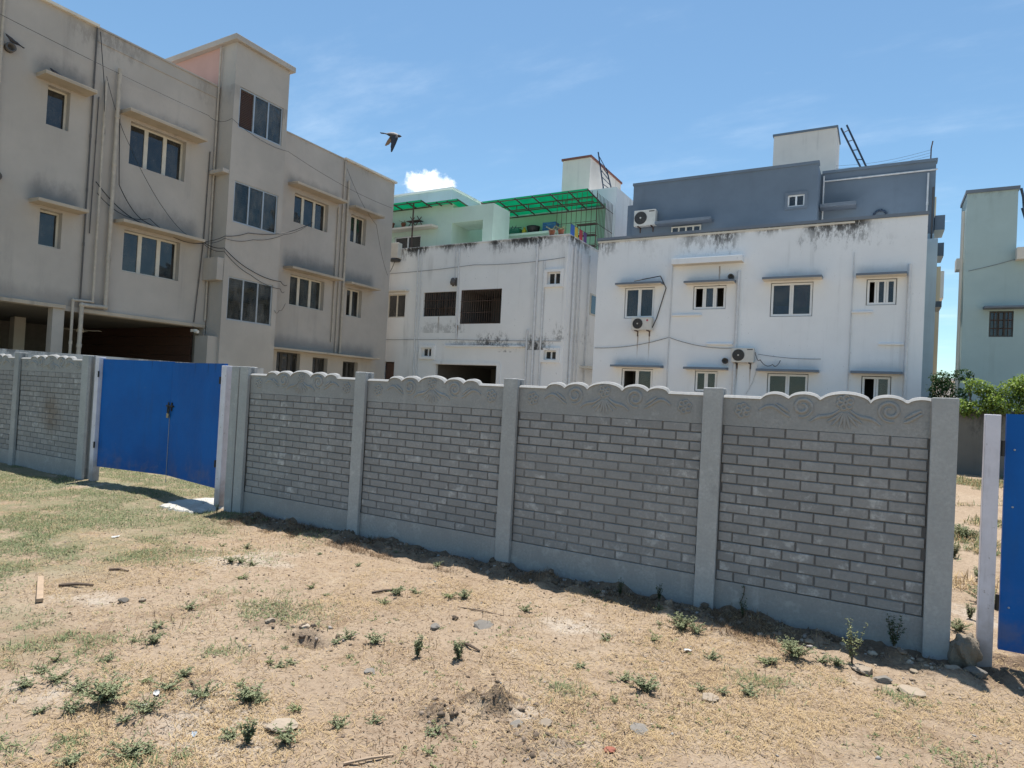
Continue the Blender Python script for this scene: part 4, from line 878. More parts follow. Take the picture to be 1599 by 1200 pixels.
# compound walls
m = MB(); m.box(-4, 16, 20.0, 20.2, 0, 1.98); o = m.build('compound_wall', 'compound'); tag(o, 'dark stained compound wall overgrown by creeper, behind the right gate', 'wall')
m = MB(); m.box(-15.1, -14.92, 5.85, 12.0, -.1, 2.15); o = m.build('compound_wall', 'compound_w'); tag(o, 'stained whitewashed wall top showing above the left fence, before the beige block', 'wall')

# ------------------------------------------------------------------ plants
def tri_mesh(name, co, faces, tone, mats, smooth=False):
    me = bpy.data.meshes.new(name); nf = len(faces); k = faces.shape[1]
    me.vertices.add(len(co)); me.vertices.foreach_set('co', np.asarray(co, np.float32).ravel())
    me.loops.add(nf*k); me.loops.foreach_set('vertex_index', faces.astype(np.int32).ravel()); me.polygons.add(nf)
    me.polygons.foreach_set('loop_start', np.arange(0, nf*k, k, dtype=np.int32)); me.polygons.foreach_set('loop_total', np.full(nf, k, np.int32))
    me.update(); me.validate()
    if tone is not None: a = me.attributes.new('tone', 'FLOAT', 'POINT'); a.data.foreach_set('value', np.asarray(tone, np.float32))
    me.materials.append(MT[mats]); return me
def leaves(P, D, L, W, droop=.2, seed=0, tone=None):
    """diamond leaves with a fold: P base, D direction (n,3), L length, W width"""
    r = np.random.default_rng(seed); n = len(P); D = D/np.linalg.norm(D, axis=1, keepdims=True)
    up_ = np.tile([0, 0, 1.], (n, 1))+r.normal(0, .35, (n, 3)); S = np.cross(D, up_); S /= np.linalg.norm(S, axis=1, keepdims=True)+1e-6
    Nn = np.cross(S, D); L = L[:, None]; W = W[:, None]
    mid = P+D*L*.5; tip = P+D*L-np.array([0, 0, 1.])*L*droop
    co = np.stack([P, mid+S*W*.5+Nn*W*.12, tip, mid-S*W*.5+Nn*W*.12], 1).reshape(-1, 3)
    i = np.arange(n)[:, None]*4; f = np.concatenate([i+np.array([[0, 1, 2]]), i+np.array([[0, 2, 3]])], 0)
    tn = r.random(n) if tone is None else tone
    return co, f, np.repeat(tn, 4)
def weed_mesh(seed, nst, h, spread, ll, per, mat):
    r = np.random.default_rng(seed); st = MB(); P = []; D = []
    for s in range(nst):
        a = r.uniform(0, 6.283); lean = r.uniform(.15, 1.)*spread; hh = h*r.uniform(.55, 1.05); pts = []
        for k in range(6):
            t = k/5; pts.append(Vector((math.cos(a)*lean*t**1.2+r.normal(0, .004), math.sin(a)*lean*t**1.2+r.normal(0, .004), hh*t**.85)))
        st.tube(pts, [.0028*(1-.6*k/5) for k in range(6)], 4)
        for k in range(per):
            t = r.uniform(.15, 1.0); i = min(4, int(t*5)); q = pts[i].lerp(pts[i+1], t*5-i); b = r.uniform(0, 6.283)
            P.append(q); D.append((math.cos(b), math.sin(b), r.uniform(-.1, .8)))
    P = np.array([tuple(p) for p in P]); D = np.array(D); n = len(P)
    co, f, tn = leaves(P, D, ll*r.uniform(.6, 1.25, n), ll*r.uniform(.3, .55, n), .25, seed)
    return tri_mesh('foliage', co, f, tn, mat), st.mesh('stem', 'bark', center=False)[0]
SM = [weed_mesh(100+i, *a) for i, a in enumerate([(5, .035, .05, .017, 16, 'weed'), (8, .05, .075, .019, 20, 'weed'), (11, .075, .10, .021, 24, 'weed'), (15, .085, .14, .022, 26, 'weed'), (6, .06, .06, .018, 16, 'weed_y'), (9, .06, .10, .019, 20, 'weed_y')])]
BG = [weed_mesh(200+i, *a) for i, a in enumerate([(34, .15, .23, .027, 34, 'weed'), (24, .12, .15, .026, 32, 'weed'), (14, .19, .07, .024, 32, 'weed'), (9, .30, .13, .022, 30, 'weed_y'), (10, .30, .07, .022, 36, 'vine_dark')])]
def plant(pair, x, y, s, label, cat='weed', group=None, name='weed_plant'):
    t = thing(name, (x, y, gz(x, y)-.006), label, cat, group); t.rotation_euler = (0, 0, random.uniform(0, 6.28)); t.scale = (s, s, s*random.uniform(.85, 1.15))
    for nm, me_ in zip(('foliage', 'stem'), pair):
        o = bpy.data.objects.new(nm, me_); COL.objects.link(o); o.parent = t
    return t
WEEDS = [(-6.0, 4.43, 3), (-5.73, 4.52, 2), (-5.31, 4.02, 3), (-5.24, 4.08, 3), (-5.12, 4.13, 2), (-4.84, 3.77, 1), (-4.46, 3.04, 2), (-4.29, 2.69, 2), (-4.07, 2.54, 3), (-4.19, 2.49, 2), (-4.27, 2.05, 4), (-4.15, 1.93, 3), (-4.02, 1.78, 3), (-3.97, 1.92, 4), (-3.77, 1.93, 4), (-3.59, 2.2, 4), (-3.41, 2.22, 4), (-3.49, 2.38, 3), (-3.24, 2.01, 4), (-3.15, 2.27, 4), (-3.13, 2.48, 3), (-2.69, 2.1, 3), (-2.92, 1.73, 4), (-2.89, 1.8, 3), (-3.06, 1.56, 3), (-2.71, 1.86, 4), (-4.04, 2.23, 2), (-3.67, 1.71, 2), (-3.54, 1.79, 3), (-3.23, 1.89, 2), (-4.18, 3.98, 2), (-3.93, 3.92, 1), (-3.48, 4.29, 3), (-3.4, 4.44, 2), (-3.0, 4.59, 3), (-3.12, 4.53, 1), (-2.97, 3.44, 3), (-3.15, 3.36, 2), (-3.17, 3.27, 2), (-3.35, 2.99, 1), (-3.25, 2.78, 2), (-3.15, 2.77, 2), (-3.13, 2.86, 2), (-2.94, 3.17, 1), (-2.88, 2.42, 3), (-2.67, 2.49, 3), (-2.37, 2.5, 3), (-2.24, 2.62, 2), (-1.95, 2.74, 2), (-2.45, 2.22, 3), (-1.84, 2.57, 2), (-2.15, 5.42, 2), (-2.44, 4.63, 2), (-1.53, 5.28, 2), (-1.16, 5.03, 3), (-1.38, 4.64, 3), (-1.44, 5.01, 1), (-1.67, 4.47, 2), (-1.66, 3.97, 2), (-0.95, 4.61, 2), (-1.28, 3.62, 2), (-1.34, 3.93, 2), (-0.78, 4.11, 2), (-0.64, 4.19, 3), (-0.89, 4.06, 1), (-0.62, 4.78, 3), (-0.58, 4.78, 3), (-0.2, 5.03, 3), (-0.29, 5.04, 2), (-6.58, 5.45, 2), (-6.76, 5.41, 2), (-5.0, 4.85, 1), (-4.37, 4.75, 2), (-4.4, 5.35, 1), (-3.75, 5.2, 2), (-3.43, 4.05, 1)]
LAND = [(-3.51, 1.94, 'the largest bushy foreground weed'), (-2.94, 2.4, 'the round leafy weed'), (-2.59, 2.32, 'the large flat pale stone'), (-3.33, 3.17, 'the dug hole'), (-2.59, 3.43, 'the upright weed by the dark stones'), (-2.53, 4.12, 'the flat grey stone slab'), (-1.18, 3.85, 'the rounded lone weed'), (-1.85, 3.0, 'the heap of dark clods'), (-.45, 5.0, 'the broad weed clump'), (-1.27, 5.03, 'the low spreading weed patch'), (-5.7, 2.65, 'the wooden batten'), (-7.375, 5.6, 'the post beside the blue gate'), (-5.30, 5.6, 'the second post from the gate'), (-3.26, 5.6, 'the middle fence post'), (-3.6, 4.27, 'the dark stick near the fence')]
lab_of = {}; seen = {}
for i, (x, y, k) in sorted(enumerate(WEEDS), key=lambda q: min(math.hypot(q[1][0]-l[0], q[1][1]-l[1]) for l in LAND)):
    l = min(LAND, key=lambda l: math.hypot(x-l[0], y-l[1])); dx, dy = x-l[0], y-l[1]; a_ = dx*rt.x+dy*rt.y; c_ = dx*fw.x+dy*fw.y
    way = ('right of' if a_ > 0 else 'left of') if abs(a_) > abs(c_) else ('behind' if c_ > 0 else 'in front of'); key = (l[2], way); seen[key] = seen.get(key, 0)+1
    lab_of[i] = ('yellowish' if i % 5 == 0 else 'grey-green')+' '+('tiny', 'small', 'low', 'spreading')[k-1]+' weed '+('', 'second nearest, ', 'third nearest, ', 'fourth nearest, ', 'fifth nearest, ', 'sixth nearest, ', 'seventh nearest, ')[min(6, seen[key]-1)]+way+' '+l[2]
for i, (x, y, k) in enumerate(WEEDS):
    pr = SM[k-1] if i % 5 else SM[4+(i//5) % 2]
    plant(pr, x, y, random.uniform(.75, 1.1)*(.88 if y < 2.6 and x < -2.6 else 1), lab_of[i], 'weed', 'small weeds scattered over the lot')
for (k, x, y, s, lab) in ((0, -3.51, 1.94, .8, 'largest bushy grey-green weed in the left foreground'), (1, -2.94, 2.4, .85, 'round leafy weed right of the dense foreground clump'), (2, -2.59, 3.43, .8, 'upright weed near the dark stones in the middle of the lot'), (2, -2.35, 3.56, .9, 'taller upright weed beside a short twig in the middle of the lot'),
                         (0, -1.27, 5.03, .7, 'low spreading weed patch in front of the fence post by the shortened panel'), (1, -1.18, 3.85, .8, 'rounded weed alone on pale soil right of centre'), (0, -.45, 5.0, .75, 'broad weed clump in front of the shortened fence panel'), (3, -.11, 5.12, .9, 'tall thin yellowish weed in front of the shortened fence panel'), (4, .15, 5.55, 1.0, 'dark upright weed growing against the base of the shortened panel'), (2, -2.58, 2.11, .75, 'leafy weed at the bottom edge left of the flat stone')):
    plant(BG[k], x, y, s, lab)
NTH = ('nearest', 'second', 'third', 'fourth', 'fifth', 'sixth', 'farthest')
for i, (x, y, s) in enumerate(((.62, 6.5, .7), (1.05, 6.9, .9), (.75, 7.0, 1.0), (.95, 7.6, 1.2), (1.0, 8.6, 1.3), (.85, 9.6, 1.3), (1.1, 11.0, 1.5))): plant(BG[i % 3], x, y, s*.8, NTH[i]+' green weed counted from the fence, in the gap before the right gate', 'weed', 'weeds seen through the right gap')
for (x, y, s, q) in ((-1.95, 5.5, .55, 'below the pale-jointed panel, left one'), (-1.6, 5.52, .6, 'below the pale-jointed panel, right one'), (-4.9, 5.5, .4, 'at the foot of the second panel from the gate'), (-.9, 5.5, .5, 'under the cracked corner of the shortened panel'), (-7.6, 5.5, .5, 'at the foot of the post beside the blue gate')): plant(BG[4], x, y, s, 'dark thin weed in shade '+q, 'weed', 'shaded weeds at the fence foot')
# creeper in the crack of the short panel
cv = thing('crack_creeper', (-.93, 5.66, .0), 'thin dark creeper climbing a crack in the shortened fence panel', 'creeper')
pts = [(-.955, 5.655, -.02), (-.94, 5.656, .06), (-.95, 5.658, .13), (-.93, 5.657, .19), (-.925, 5.658, .26)]; m = MB(); m.tube(pts, .004, 4); m.build('stem', 'twig', cv)
r_ = np.random.default_rng(5); P = np.array([pts[int(r_.integers(0, 5))] for _ in range(26)])+r_.normal(0, .012, (26, 3))*[1, .2, 1]; D = r_.normal(0, 1, (26, 3)); D[:, 1] = -abs(D[:, 1])
co, f, tn = leaves(P, D, r_.uniform(.012, .026, 26), r_.uniform(.008, .016, 26)); co = co-np.array([-.93, 5.66, 0]); o = bpy.data.objects.new('foliage', tri_mesh('foliage', co, f, tn, 'vine_dark')); COL.objects.link(o); o.parent = cv
# creeper on the right compound wall and shrub in the alley
def bush(name, label, cat, blobs, n, ll, mat, stems):
    c = Vector(blobs[0][0]); t = thing(name, (c.x, c.y, .3), label, cat); r = np.random.default_rng(len(label)); P = []; tone = []
    wts = np.array([b[1]*b[2]*b[3] for b in blobs]); wts = wts/wts.sum()
    for k in r.choice(len(blobs), n, p=wts):
        (cc, a, b, d) = blobs[k]; v = r.normal(0, 1, 3); v /= np.linalg.norm(v); rad = r.uniform(.35, 1.08)**.6
        P.append(np.array(cc)+v*rad*np.array([a, b, d])); tone.append(np.clip(.5+.35*v[2]+r.normal(0, .22), 0, 1))
    P = np.array(P); D = r.normal(0, 1, (n, 3)); D[:, 2] -= .2
    co, f, tn = leaves(P, D, ll*r.uniform(.6, 1.3, n), ll*r.uniform(.4, .8, n), .2, 3, np.array(tone)); co = co-np.array([c.x, c.y, .3])
    o = bpy.data.objects.new('foliage', tri_mesh('foliage', co, f, tn, mat)); COL.objects.link(o); o.parent = t
    for s in stems: m = MB(); m.tube(s, [.025, .02, .012, .006][:len(s)], 5); m.build('stem', 'bark', t)
rr_ = random.Random(4)
bl = [((1.85+i*.26+rr_.uniform(-.08, .08), 19.95, 2.02+rr_.uniform(0, .2)), .26, .26, .17+rr_.uniform(0, .12)) for i in range(26)]+[((2.1+i*.42+rr_.uniform(-.1, .1), 20.1, 2.32+rr_.uniform(0, .25)), .30, .22, .18) for i in range(14)]+[((2.85, 20.1, 2.5), .3, .3, .3), ((3.1, 20.2, 2.7), .3, .3, .25), ((3.7, 20.1, 2.7), .5, .3, .35), ((2.05, 20.1, 2.7), .22, .2, .10), ((2.35, 20.15, 2.55), .24, .2, .12)]
bush('creeper_bush', 'bright green creeper spilling over the dark compound wall at right', 'creeper', bl, 15000, .08, 'vine', [[(1.9+i*.5, 20.05, 1.9), (2.0+i*.5, 20.0, 2.2), (1.95+i*.55, 20.1, 2.45), (1.9+i*.55, 20.15, 2.6)] for i in range(6)])
bl = [((1.62+rr_.uniform(-.3, .35), 21.4+rr_.uniform(-.3, .3), 1.3+i*.11), .26, .26, .18) for i in range(16)]
bush('dark_shrub', 'dark green shrub in the alley between white house and sage house', 'shrub', bl, 3000, .085, 'vine_dark', [[(1.8, 21.4, .3), (1.8, 21.4, 1.2), (1.7, 21.5, 2.2), (1.75, 21.45, 3.0)], [(2.0, 21.5, .3), (2.05, 21.5, 1.5), (2.15, 21.5, 2.6), (2.2, 21.5, 3.0)]])

# ------------------------------------------------------------------ grass and straw
def blades(n, xr, yr, dens, Lr, Wr, lean, name, mat, label, cat, seed, tonebias=0.):
    r = np.random.default_rng(seed); X = []; Y = []
    got = 0
    while got < n:
        x = r.uniform(*xr, n*2); y = r.uniform(*yr, n*2); keep = r.random(n*2) < dens(x, y); x = x[keep]; y = y[keep]; X.append(x); Y.append(y); got += len(x)
    x = np.concatenate(X)[:n]; y = np.concatenate(Y)[:n]; z = ground_h(x, y)
    a = r.uniform(0, 6.283, n); el = np.abs(r.normal(0, lean, n))+.03; L = r.uniform(*Lr, n); W = r.uniform(*Wr, n)
    D = np.stack([np.cos(a)*np.cos(el), np.sin(a)*np.cos(el), np.sin(el)], 1)*L[:, None]; S = np.stack([-np.sin(a), np.cos(a), np.zeros(n)], 1)*W[:, None]*.5
    B = np.stack([x, y, z+.002], 1); Mi = B+D*.55+np.array([0, 0, 1])*(L*.10)[:, None]
    co = np.stack([B-S, B+S, Mi+S*.8, Mi-S*.8, B+D], 1).reshape(-1, 3); i = np.arange(n)[:, None]*5
    f = np.concatenate([i+np.array([[0, 1, 2]]), i+np.array([[0, 2, 3]]), i+np.array([[3, 2, 4]])], 0)
    tn = np.repeat(np.clip(r.random(n)+tonebias*(fbm(x, y, 3, 2)-.5), 0, 1), 5)
    o = bpy.data.objects.new(name, tri_mesh(name, co, f, tn, mat)); COL.objects.link(o); o['kind'] = 'stuff'; tag(o, label, cat); return o
def inview(x, y):
    # the lot seen from the path: wider with distance, none behind the fence line except the right gap
    return ((y < 5.6) | (x > .5) | (x < -7.8))
def d_straw(x, y):
    near = np.clip(9./(x*x+y*y+1.), .10, 1.); return near*(.22+.78*sstep(fbm(x+9, y, 1.3, 4), .44, .62))*inview(x, y)*(1-.8*sstep(fbm(x, y+40, 1.6, 3), .54, .64))
blades(170000, (-12, 2.6), (1.1, 9.0), d_straw, (.012, .06), (.0016, .0034), .25, 'dry_straw', 'straw', 'short dry yellow straw scattered over the sandy lot', 'dry grass', 11)
def d_green(x, y):
    g = sstep(x+.55*y+(fbm(x, y, 1.1, 3)-.5)*5, -3.2, -5.6)*sstep(fbm(x, y+5, 1.5, 4), .36, .54)
    for cx, cy, rx, ry in ((-4.05, 3.4, .45, .28), (.45, 4.0, .3, .14), (-.55, 4.45, .2, .12), (-4.6, 2.2, .5, .3), (-3.2, 1.6, .6, .2), (-1.6, 3.6, .14, .1), (.1, 4.75, .3, .08)):
        g = np.maximum(g, .5*np.exp(-(((x-cx)/rx)**2+((y-cy)/ry)**2))*sstep(fbm(x, y, 5, 3), .35, .6))
    return g*np.clip(22./(x*x+y*y+1.), .2, 1.)*((y < 5.6) | (x < -7.9))
blades(130000, (-14, 1.0), (1.2, 9.0), d_green, (.02, .06), (.003, .0055), .45, 'short_grass', 'grass', 'patchy faded green grass on the left of the lot', 'grass', 12)
def d_gap(x, y): return sstep(fbm(x, y, 1.2, 3), .45, .6)
blades(12000, (.4, 3.2), (6.2, 19.5), d_gap, (.05, .14), (.006, .012), .6, 'dry_straw', 'straw', 'dry grass seen between the end post and the right gate', 'dry grass', 13)
blades(9000, (.4, 3.2), (9.0, 19.8), d_gap, (.05, .14), (.008, .014), .7, 'short_grass', 'grass', 'green grass at the foot of the dark compound wall', 'grass', 14)
blades(9000, (-7.2, .4), (5.1, 5.64), lambda x, y: sstep(fbm(x, y, 2.2, 3), .5, .64)*.8, (.02, .06), (.002, .004), .6, 'dry_litter', 'litter', 'brown dead stalks lying in the fence shade', 'dry litter', 15)

def d_lit(x, y): return np.clip(9./(x*x+y*y+1.), .12, 1.)*(.15+.85*sstep(fbm(x+70, y, 1.7, 4), .48, .62))*(y < 5.5)
blades(30000, (-11, 2.4), (1.2, 5.5), d_lit, (.006, .028), (.002, .006), .16, 'dead_stalks', 'litter', 'brown dead stalks and crumbs strewn over the open lot', 'dry litter', 16)

def d_up(x, y): return np.clip(9./(x*x+y*y+1.), .15, 1.)*sstep(fbm(x+21, y+8, 2.1, 4), .52, .64)*(y < 5.4)
blades(3200, (-9, 2.2), (1.3, 5.4), d_up, (.025, .085), (.002, .0042), 1.1, 'dead_stems', 'litter', 'upright brown dead weed stems standing in clusters over the lot', 'dry stems', 17)
def sprouts(n, seed):
    r = np.random.default_rng(seed); x = r.uniform(-9, 2.2, n*8); y = r.uniform(1.3, 5.4, n*8); k = r.random(n*8) < np.clip(9./(x*x+y*y+1.), .2, 1.)*sstep(fbm(x+5, y+61, 1.9, 4), .53, .66); x = x[k][:n]; y = y[k][:n]; m_ = len(x); q = 7
    P = np.repeat(np.stack([x, y, ground_h(x, y)], 1), q, 0); P[:, :2] += r.normal(0, .008, (m_*q, 2)); a = r.uniform(0, 6.283, m_*q); D = np.stack([np.cos(a), np.sin(a), r.uniform(.2, 1.2, m_*q)], 1)
    co, f, tn = leaves(P, D, r.uniform(.012, .032, m_*q), r.uniform(.005, .011, m_*q), .3, seed)
    o = bpy.data.objects.new('ground_sprouts', tri_mesh('ground_sprouts', co, f, tn, 'weed_y')); COL.objects.link(o); o['kind'] = 'stuff'; tag(o, 'tiny yellow-green sprouts dotted in clusters over the lot', 'sprouts')
sprouts(700, 41)

# ------------------------------------------------------------------ stones, clods, sticks
def rock_mesh(seed, sub, amp, flat, mat, ang=1.):
    bm = bmesh.new(); bmesh.ops.create_icosphere(bm, subdivisions=sub, radius=1); r = np.random.default_rng(seed); o3 = r.uniform(0, 50, 3)
    cuts = [(Vector(r.normal(0, 1, 3)).normalized(), r.uniform(.55, .9)) for _ in range(7)]
    for v in bm.verts:
        p = v.co.copy(); k = 1+amp*2*(float(fbm(np.array([p.x*1.1+o3[0]+p.z]), np.array([p.y*1.1+o3[1]-p.z*.7]), 1.2, 3)[0])-.5)
        p *= k
        for nrm, d in cuts:
            e = p.dot(nrm)-d
            if e > 0: p -= nrm*e*ang
        v.co = Vector((p.x, p.y, p.z*flat))
    me_ = bpy.data.meshes.new('stone'); bm.to_mesh(me_); bm.free(); me_.materials.append(MT[mat]); return me_
RM = {(m_, i): rock_mesh(31+i*7+len(m_), 3, .45, fl, m_) for m_ in ('stone_grey', 'stone_pale', 'clod', 'tile') for i, fl in enumerate((.7, .45, .28))}
def stone(x, y, s, kind, v, label, group=None, name='stone', sink=.25, sy=1.):
    o = place(name, RM[(kind, v)], (x, y, gz(x, y)+s*(.7, .45, .28)[v]*(1-sink*2))); o.scale = (s, s*sy, s); o.rotation_euler = (random.uniform(-.15, .15), random.uniform(-.15, .15), random.uniform(0, 6)); tag(o, label, 'stone', group); return o
bo = place('boulder', rock_mesh(83, 4, .6, 1.0, 'rock', .3), (.592, 5.60, .115)); bo.scale = (.088, .11, .14); bo.rotation_euler = (.1, .12, .5); tag(bo, 'brown boulder at the foot of the end post by the right gate', 'boulder')
stone(.62, 5.44, .065, 'stone_grey', 0, 'small rough stone leaning under the brown boulder'); stone(.50, 5.40, .05, 'stone_pale', 1, 'flat stone beside the end post foot')
for (x, y, s, kd, v, lab) in ((-2.79, 3.89, .036, 'stone_grey', 0, 'dark rounded stone in the middle of the lot'), (-2.76, 4.11, .03, 'clod', 0, 'dark clod just behind the dark rounded stone'), (-2.53, 4.12, .085, 'stone_grey', 2, 'flat grey stone slab in the middle of the lot'), (-2.59, 2.32, .085, 'stone_pale', 2, 'large flat pale stone half buried in the left foreground'),
                              (-5.0, 2.86, .035, 'stone_grey', 0, 'small grey stone right of the dark charred strip'), (-4.91, 2.95, .025, 'stone_pale', 0, 'small pale pebble next to the grey stone by the charred strip'), (-.03, 5.05, .07, 'stone_pale', 1, 'pale wedge-shaped stone in the sun before the shortened panel'), (.22, 4.89, .09, 'stone_pale', 2, 'flat pale stone at right below the shortened panel'),
                              (-1.06, 3.42, .06, 'stone_grey', 2, 'flat grey slate piece on the pale soil'), (-1.11, 3.1, .03, 'tile', 1, 'broken red brick bit near the bottom edge'), (-3.77, 3.22, .04, 'stone_pale', 1, 'whitish stone at the rim of the dug hole'), (-3.5, 3.3, .035, 'stone_pale', 1, 'pale stone just right of the dug hole'), (-.83, 3.99, .055, 'stone_pale', 2, 'thin pale slab right of centre'), (.08, 4.97, .06, 'stone_grey', 1, 'grey stone near the foot of the shortened panel'), (-2.68, 3.07, .035, 'stone_grey', 1, 'low grey stone in the bare middle patch'), (-1.5, 3.14, .04, 'stone_pale', 1, 'pale stone beside the heap of dark clods'), (-1.62, 3.05, .035, 'stone_grey', 1, 'grey broken stone beside the heap of dark clods')):
    stone(x, y, s, kd, v, lab)
def scatter(n, pts, smin, smax, name, mat, label, cat, seed, sub=1, squash=.6):
    r = np.random.default_rng(seed); bm = bmesh.new(); bmesh.ops.create_icosphere(bm, subdivisions=sub, radius=1); bm.verts.ensure_lookup_table(); base = np.array([v.co[:] for v in bm.verts]); fc = np.array([[v.index for v in f.verts] for f in bm.faces]); bm.free()
    x, y = pts(r, n); z = ground_h(x, y); s = smin*(smax/smin)**(r.random(n)**1.8); nv = len(base)
    V = base[None]*(1+r.normal(0, .22, (n, nv, 1)))*s[:, None, None]*np.stack([r.uniform(.7, 1.3, n), r.uniform(.7, 1.3, n), r.uniform(.4, .9, n)*squash/.6], 1)[:, None, :]
    a = r.uniform(0, 6.28, n); c, sn = np.cos(a), np.sin(a); Vx = V[:, :, 0]*c[:, None]-V[:, :, 1]*sn[:, None]; Vy = V[:, :, 0]*sn[:, None]+V[:, :, 1]*c[:, None]
    V = np.stack([Vx+x[:, None], Vy+y[:, None], V[:, :, 2]+(z+s*.2)[:, None]], 2).reshape(-1, 3); F = (fc[None]+np.arange(n)[:, None, None]*nv).reshape(-1, 3)
    o = bpy.data.objects.new(name, tri_mesh(name, V, F, np.repeat(r.random(n), nv), mat)); COL.objects.link(o); o['kind'] = 'stuff'; tag(o, label, cat); return o
def lot(r, n): t = r.random(n)**.6; y = 1.2+4.2*t; x = r.uniform(-1, 1, n)*(2.2+y*.9)-(.6*y)-.2; return np.clip(x, -11, 2.3), y
MT['gravel_dark'] = leafmat('dark_gravel', (.10, .075, .055), (.26, .20, .15), .95, 0, (.34, .32, .30)); MT['gravel_pale'] = leafmat('pale_gravel', (.30, .24, .175), (.42, .36, .29), .95, 0)
scatter(4200, lot, .003, .012, 'dark_gravel', 'gravel_dark', 'dark crumbs and gravel strewn over the lot', 'gravel', 21); scatter(1300, lot, .003, .010, 'pale_gravel', 'gravel_pale', 'pale gravel strewn over the lot', 'gravel', 22)
def foot(r, n): x = r.uniform(-7.2, .45, n); y = 5.62-np.abs(r.normal(0, .17, n)); return x, y
scatter(560, foot, .008, .032, 'earth_rubble', 'gravel_dark', 'dark earth clods banked along the fence foot', 'rubble', 23, 2, .8)
def foot2(r, n): x = .5-np.abs(r.normal(0, .7, n)); y = 5.5-np.abs(r.normal(0, .15, n)); return x, y
scatter(18, foot2, .012, .034, 'stone_rubble', 'gravel_pale', 'mixed stones banked near the end post', 'rubble', 24, 2, .6)
def clodheap(r, n):
    k = r.integers(0, 4, n); c = np.array([c_[:2] for c_ in CLODS])[k]; rad = np.array([c_[2] for c_ in CLODS])[k]
    return c[:, 0]+r.normal(0, .55, n)*rad, c[:, 1]+r.normal(0, .4, n)*rad
scatter(150, clodheap, .005, .02, 'clod_heap', 'gravel_dark', 'heaps of dark dug-up clods in the middle foreground', 'clods', 25, 2, .9)
def stick(a, b, r, mat, label, flat=1., name='stick'):
    p = Vector((*a, gz(*a)+r)); q = Vector((*b, gz(*b)+r)); m = MB(); md = p.lerp(q, .5)+Vector((random.uniform(-.01, .01), random.uniform(-.01, .01), .008)); m.tube([p, p.lerp(md, .5), md, md.lerp(q, .6), q], [r*.9, r, r*.95, r*.8, r*.6], 6); o = m.build(name, mat); tag(o, label, 'stick'); return o
a, b = Vector((-6.02, 2.74)), Vector((-5.42, 2.47)); u = (b-a).normalized(); F = Frame((a.x, a.y, gz(*a)+.008), (u.x, u.y, 0), (u.y, -u.x, 0)); m = MB(); m.fbox(F, 0, (b-a).length, 0, .028, -.022, .022); o = m.build('wood_batten', 'wood', bevel=.004); tag(o, 'pale sawn wooden batten lying at the left', 'batten')
stick((-5.72, 2.74), (-5.52, 2.90), .014, 'twig', 'dark charred strip lying right of the wooden batten'); stick((-5.87, 3.21), (-5.7, 3.28), .012, 'twig', 'short dark stick behind the charred strip'); stick((-3.66, 4.17), (-3.55, 4.38), .012, 'twig', 'dark stick near the fence in the middle'); stick((-2.1, 2.26), (-1.96, 2.45), .008, 'wood', 'thin stick at the bottom edge'); stick((-2.9, 4.34), (-2.52, 4.43), .005, 'twig', 'long thin twig behind the flat grey slab')
stick((-2.46, 3.79), (-2.3, 3.74), .010, 'twig', 'dark twig beside the taller upright weed'); stick((-3.4, 2.35), (-3.25, 2.28), .006, 'twig', 'small twig among the left weeds')

MT['scrap'] = paint('plastic_scrap', (.62, .62, .60), .4, .1, dirt=.3); MT['scrap_blue'] = paint('faded_scrap', (.30, .36, .42), .5, .1, dirt=.3)
for (x, y, sc_, mt_, lab) in ((-3.38, 2.14, .03, 'scrap', 'crumpled white plastic scrap right of the largest bushy weed'), (-3.30, 2.02, .02, 'scrap', 'small white scrap among the left foreground weeds'), (-2.86, 2.02, .026, 'scrap_blue', 'bluish torn scrap near the bottom left'), (-7.05, 3.9, .04, 'scrap', 'white scrap lying on the faded grass patch'), (-1.12, 4.62, .03, 'scrap', 'tiny white scrap by the low spreading weed patch')):
    m = MB(); N_ = 5; r5 = np.random.default_rng(int(abs(x*100))); zz_ = r5.uniform(0, .35, (N_+1, N_+1))*sc_; z0 = gz(x, y)+.008; an = r5.uniform(0, 6.28); ca, sa = math.cos(an), math.sin(an)
    pt_ = lambda i, j: (x+((i/N_-.5)*2*ca-(j/N_-.5)*sa)*sc_, y+((i/N_-.5)*2*sa+(j/N_-.5)*ca)*sc_, z0+zz_[i, j])
    for i in range(N_):
        for j in range(N_):
            if (i, j) in ((0, 0), (N_-1, 0), (0, N_-1)): continue
            m.quad(pt_(i, j), pt_(i+1, j), pt_(i+1, j+1), pt_(i, j+1))
    o = m.build('plastic_scrap', mt_); tag(o, lab, 'litter')

# ------------------------------------------------------------------ cables
def cable(pts, r, label, sag=0., mat='cable'):
    V = []; pts = [Vector(p) for p in pts]
    for a, b in zip(pts, pts[1:]):
        for k in range(10): t = k/10; q = a.lerp(b, t); q.z -= sag*4*t*(1-t); V.append(q)
    V.append(pts[-1]); m = MB(); m.tube(V, r, 5); o = m.build('cable', mat, smooth=True); tag(o, label, 'cable'); return o
B = lambda y, z, d=.12: FB.P(y, z, d)
cable([B(9.6, 9.0), B(9.7, 7.0), B(10.4, 6.2), B(12.35, 6.05)], .012, 'black cable from the thick pipe down to the lower window hood of the beige block', .12)
cable([B(9.1, 6.9), B(10.2, 6.15), B(12.35, 6.0)], .014, 'black cable sagging over the lower window hood of the beige block', .1); cable([B(9.15, 6.6), B(10.6, 6.3), B(12.4, 6.02)], .010, 'thin cable crossing above the lower window hood of the beige block', .25)
cable([B(9.2, 9.8), B(9.9, 8.2), B(11.3, 6.4), B(12.4, 6.05)], .007, 'long thin cable falling past the upper window of the beige block', .15); cable([B(8.98, 10.9), B(9.15, 9.6), B(9.25, 8.2)], .010, 'dark cable dropping from the parapet beside the pipes', .0)
T = lambda y, z, d=.04: FT.P(y, z, d)
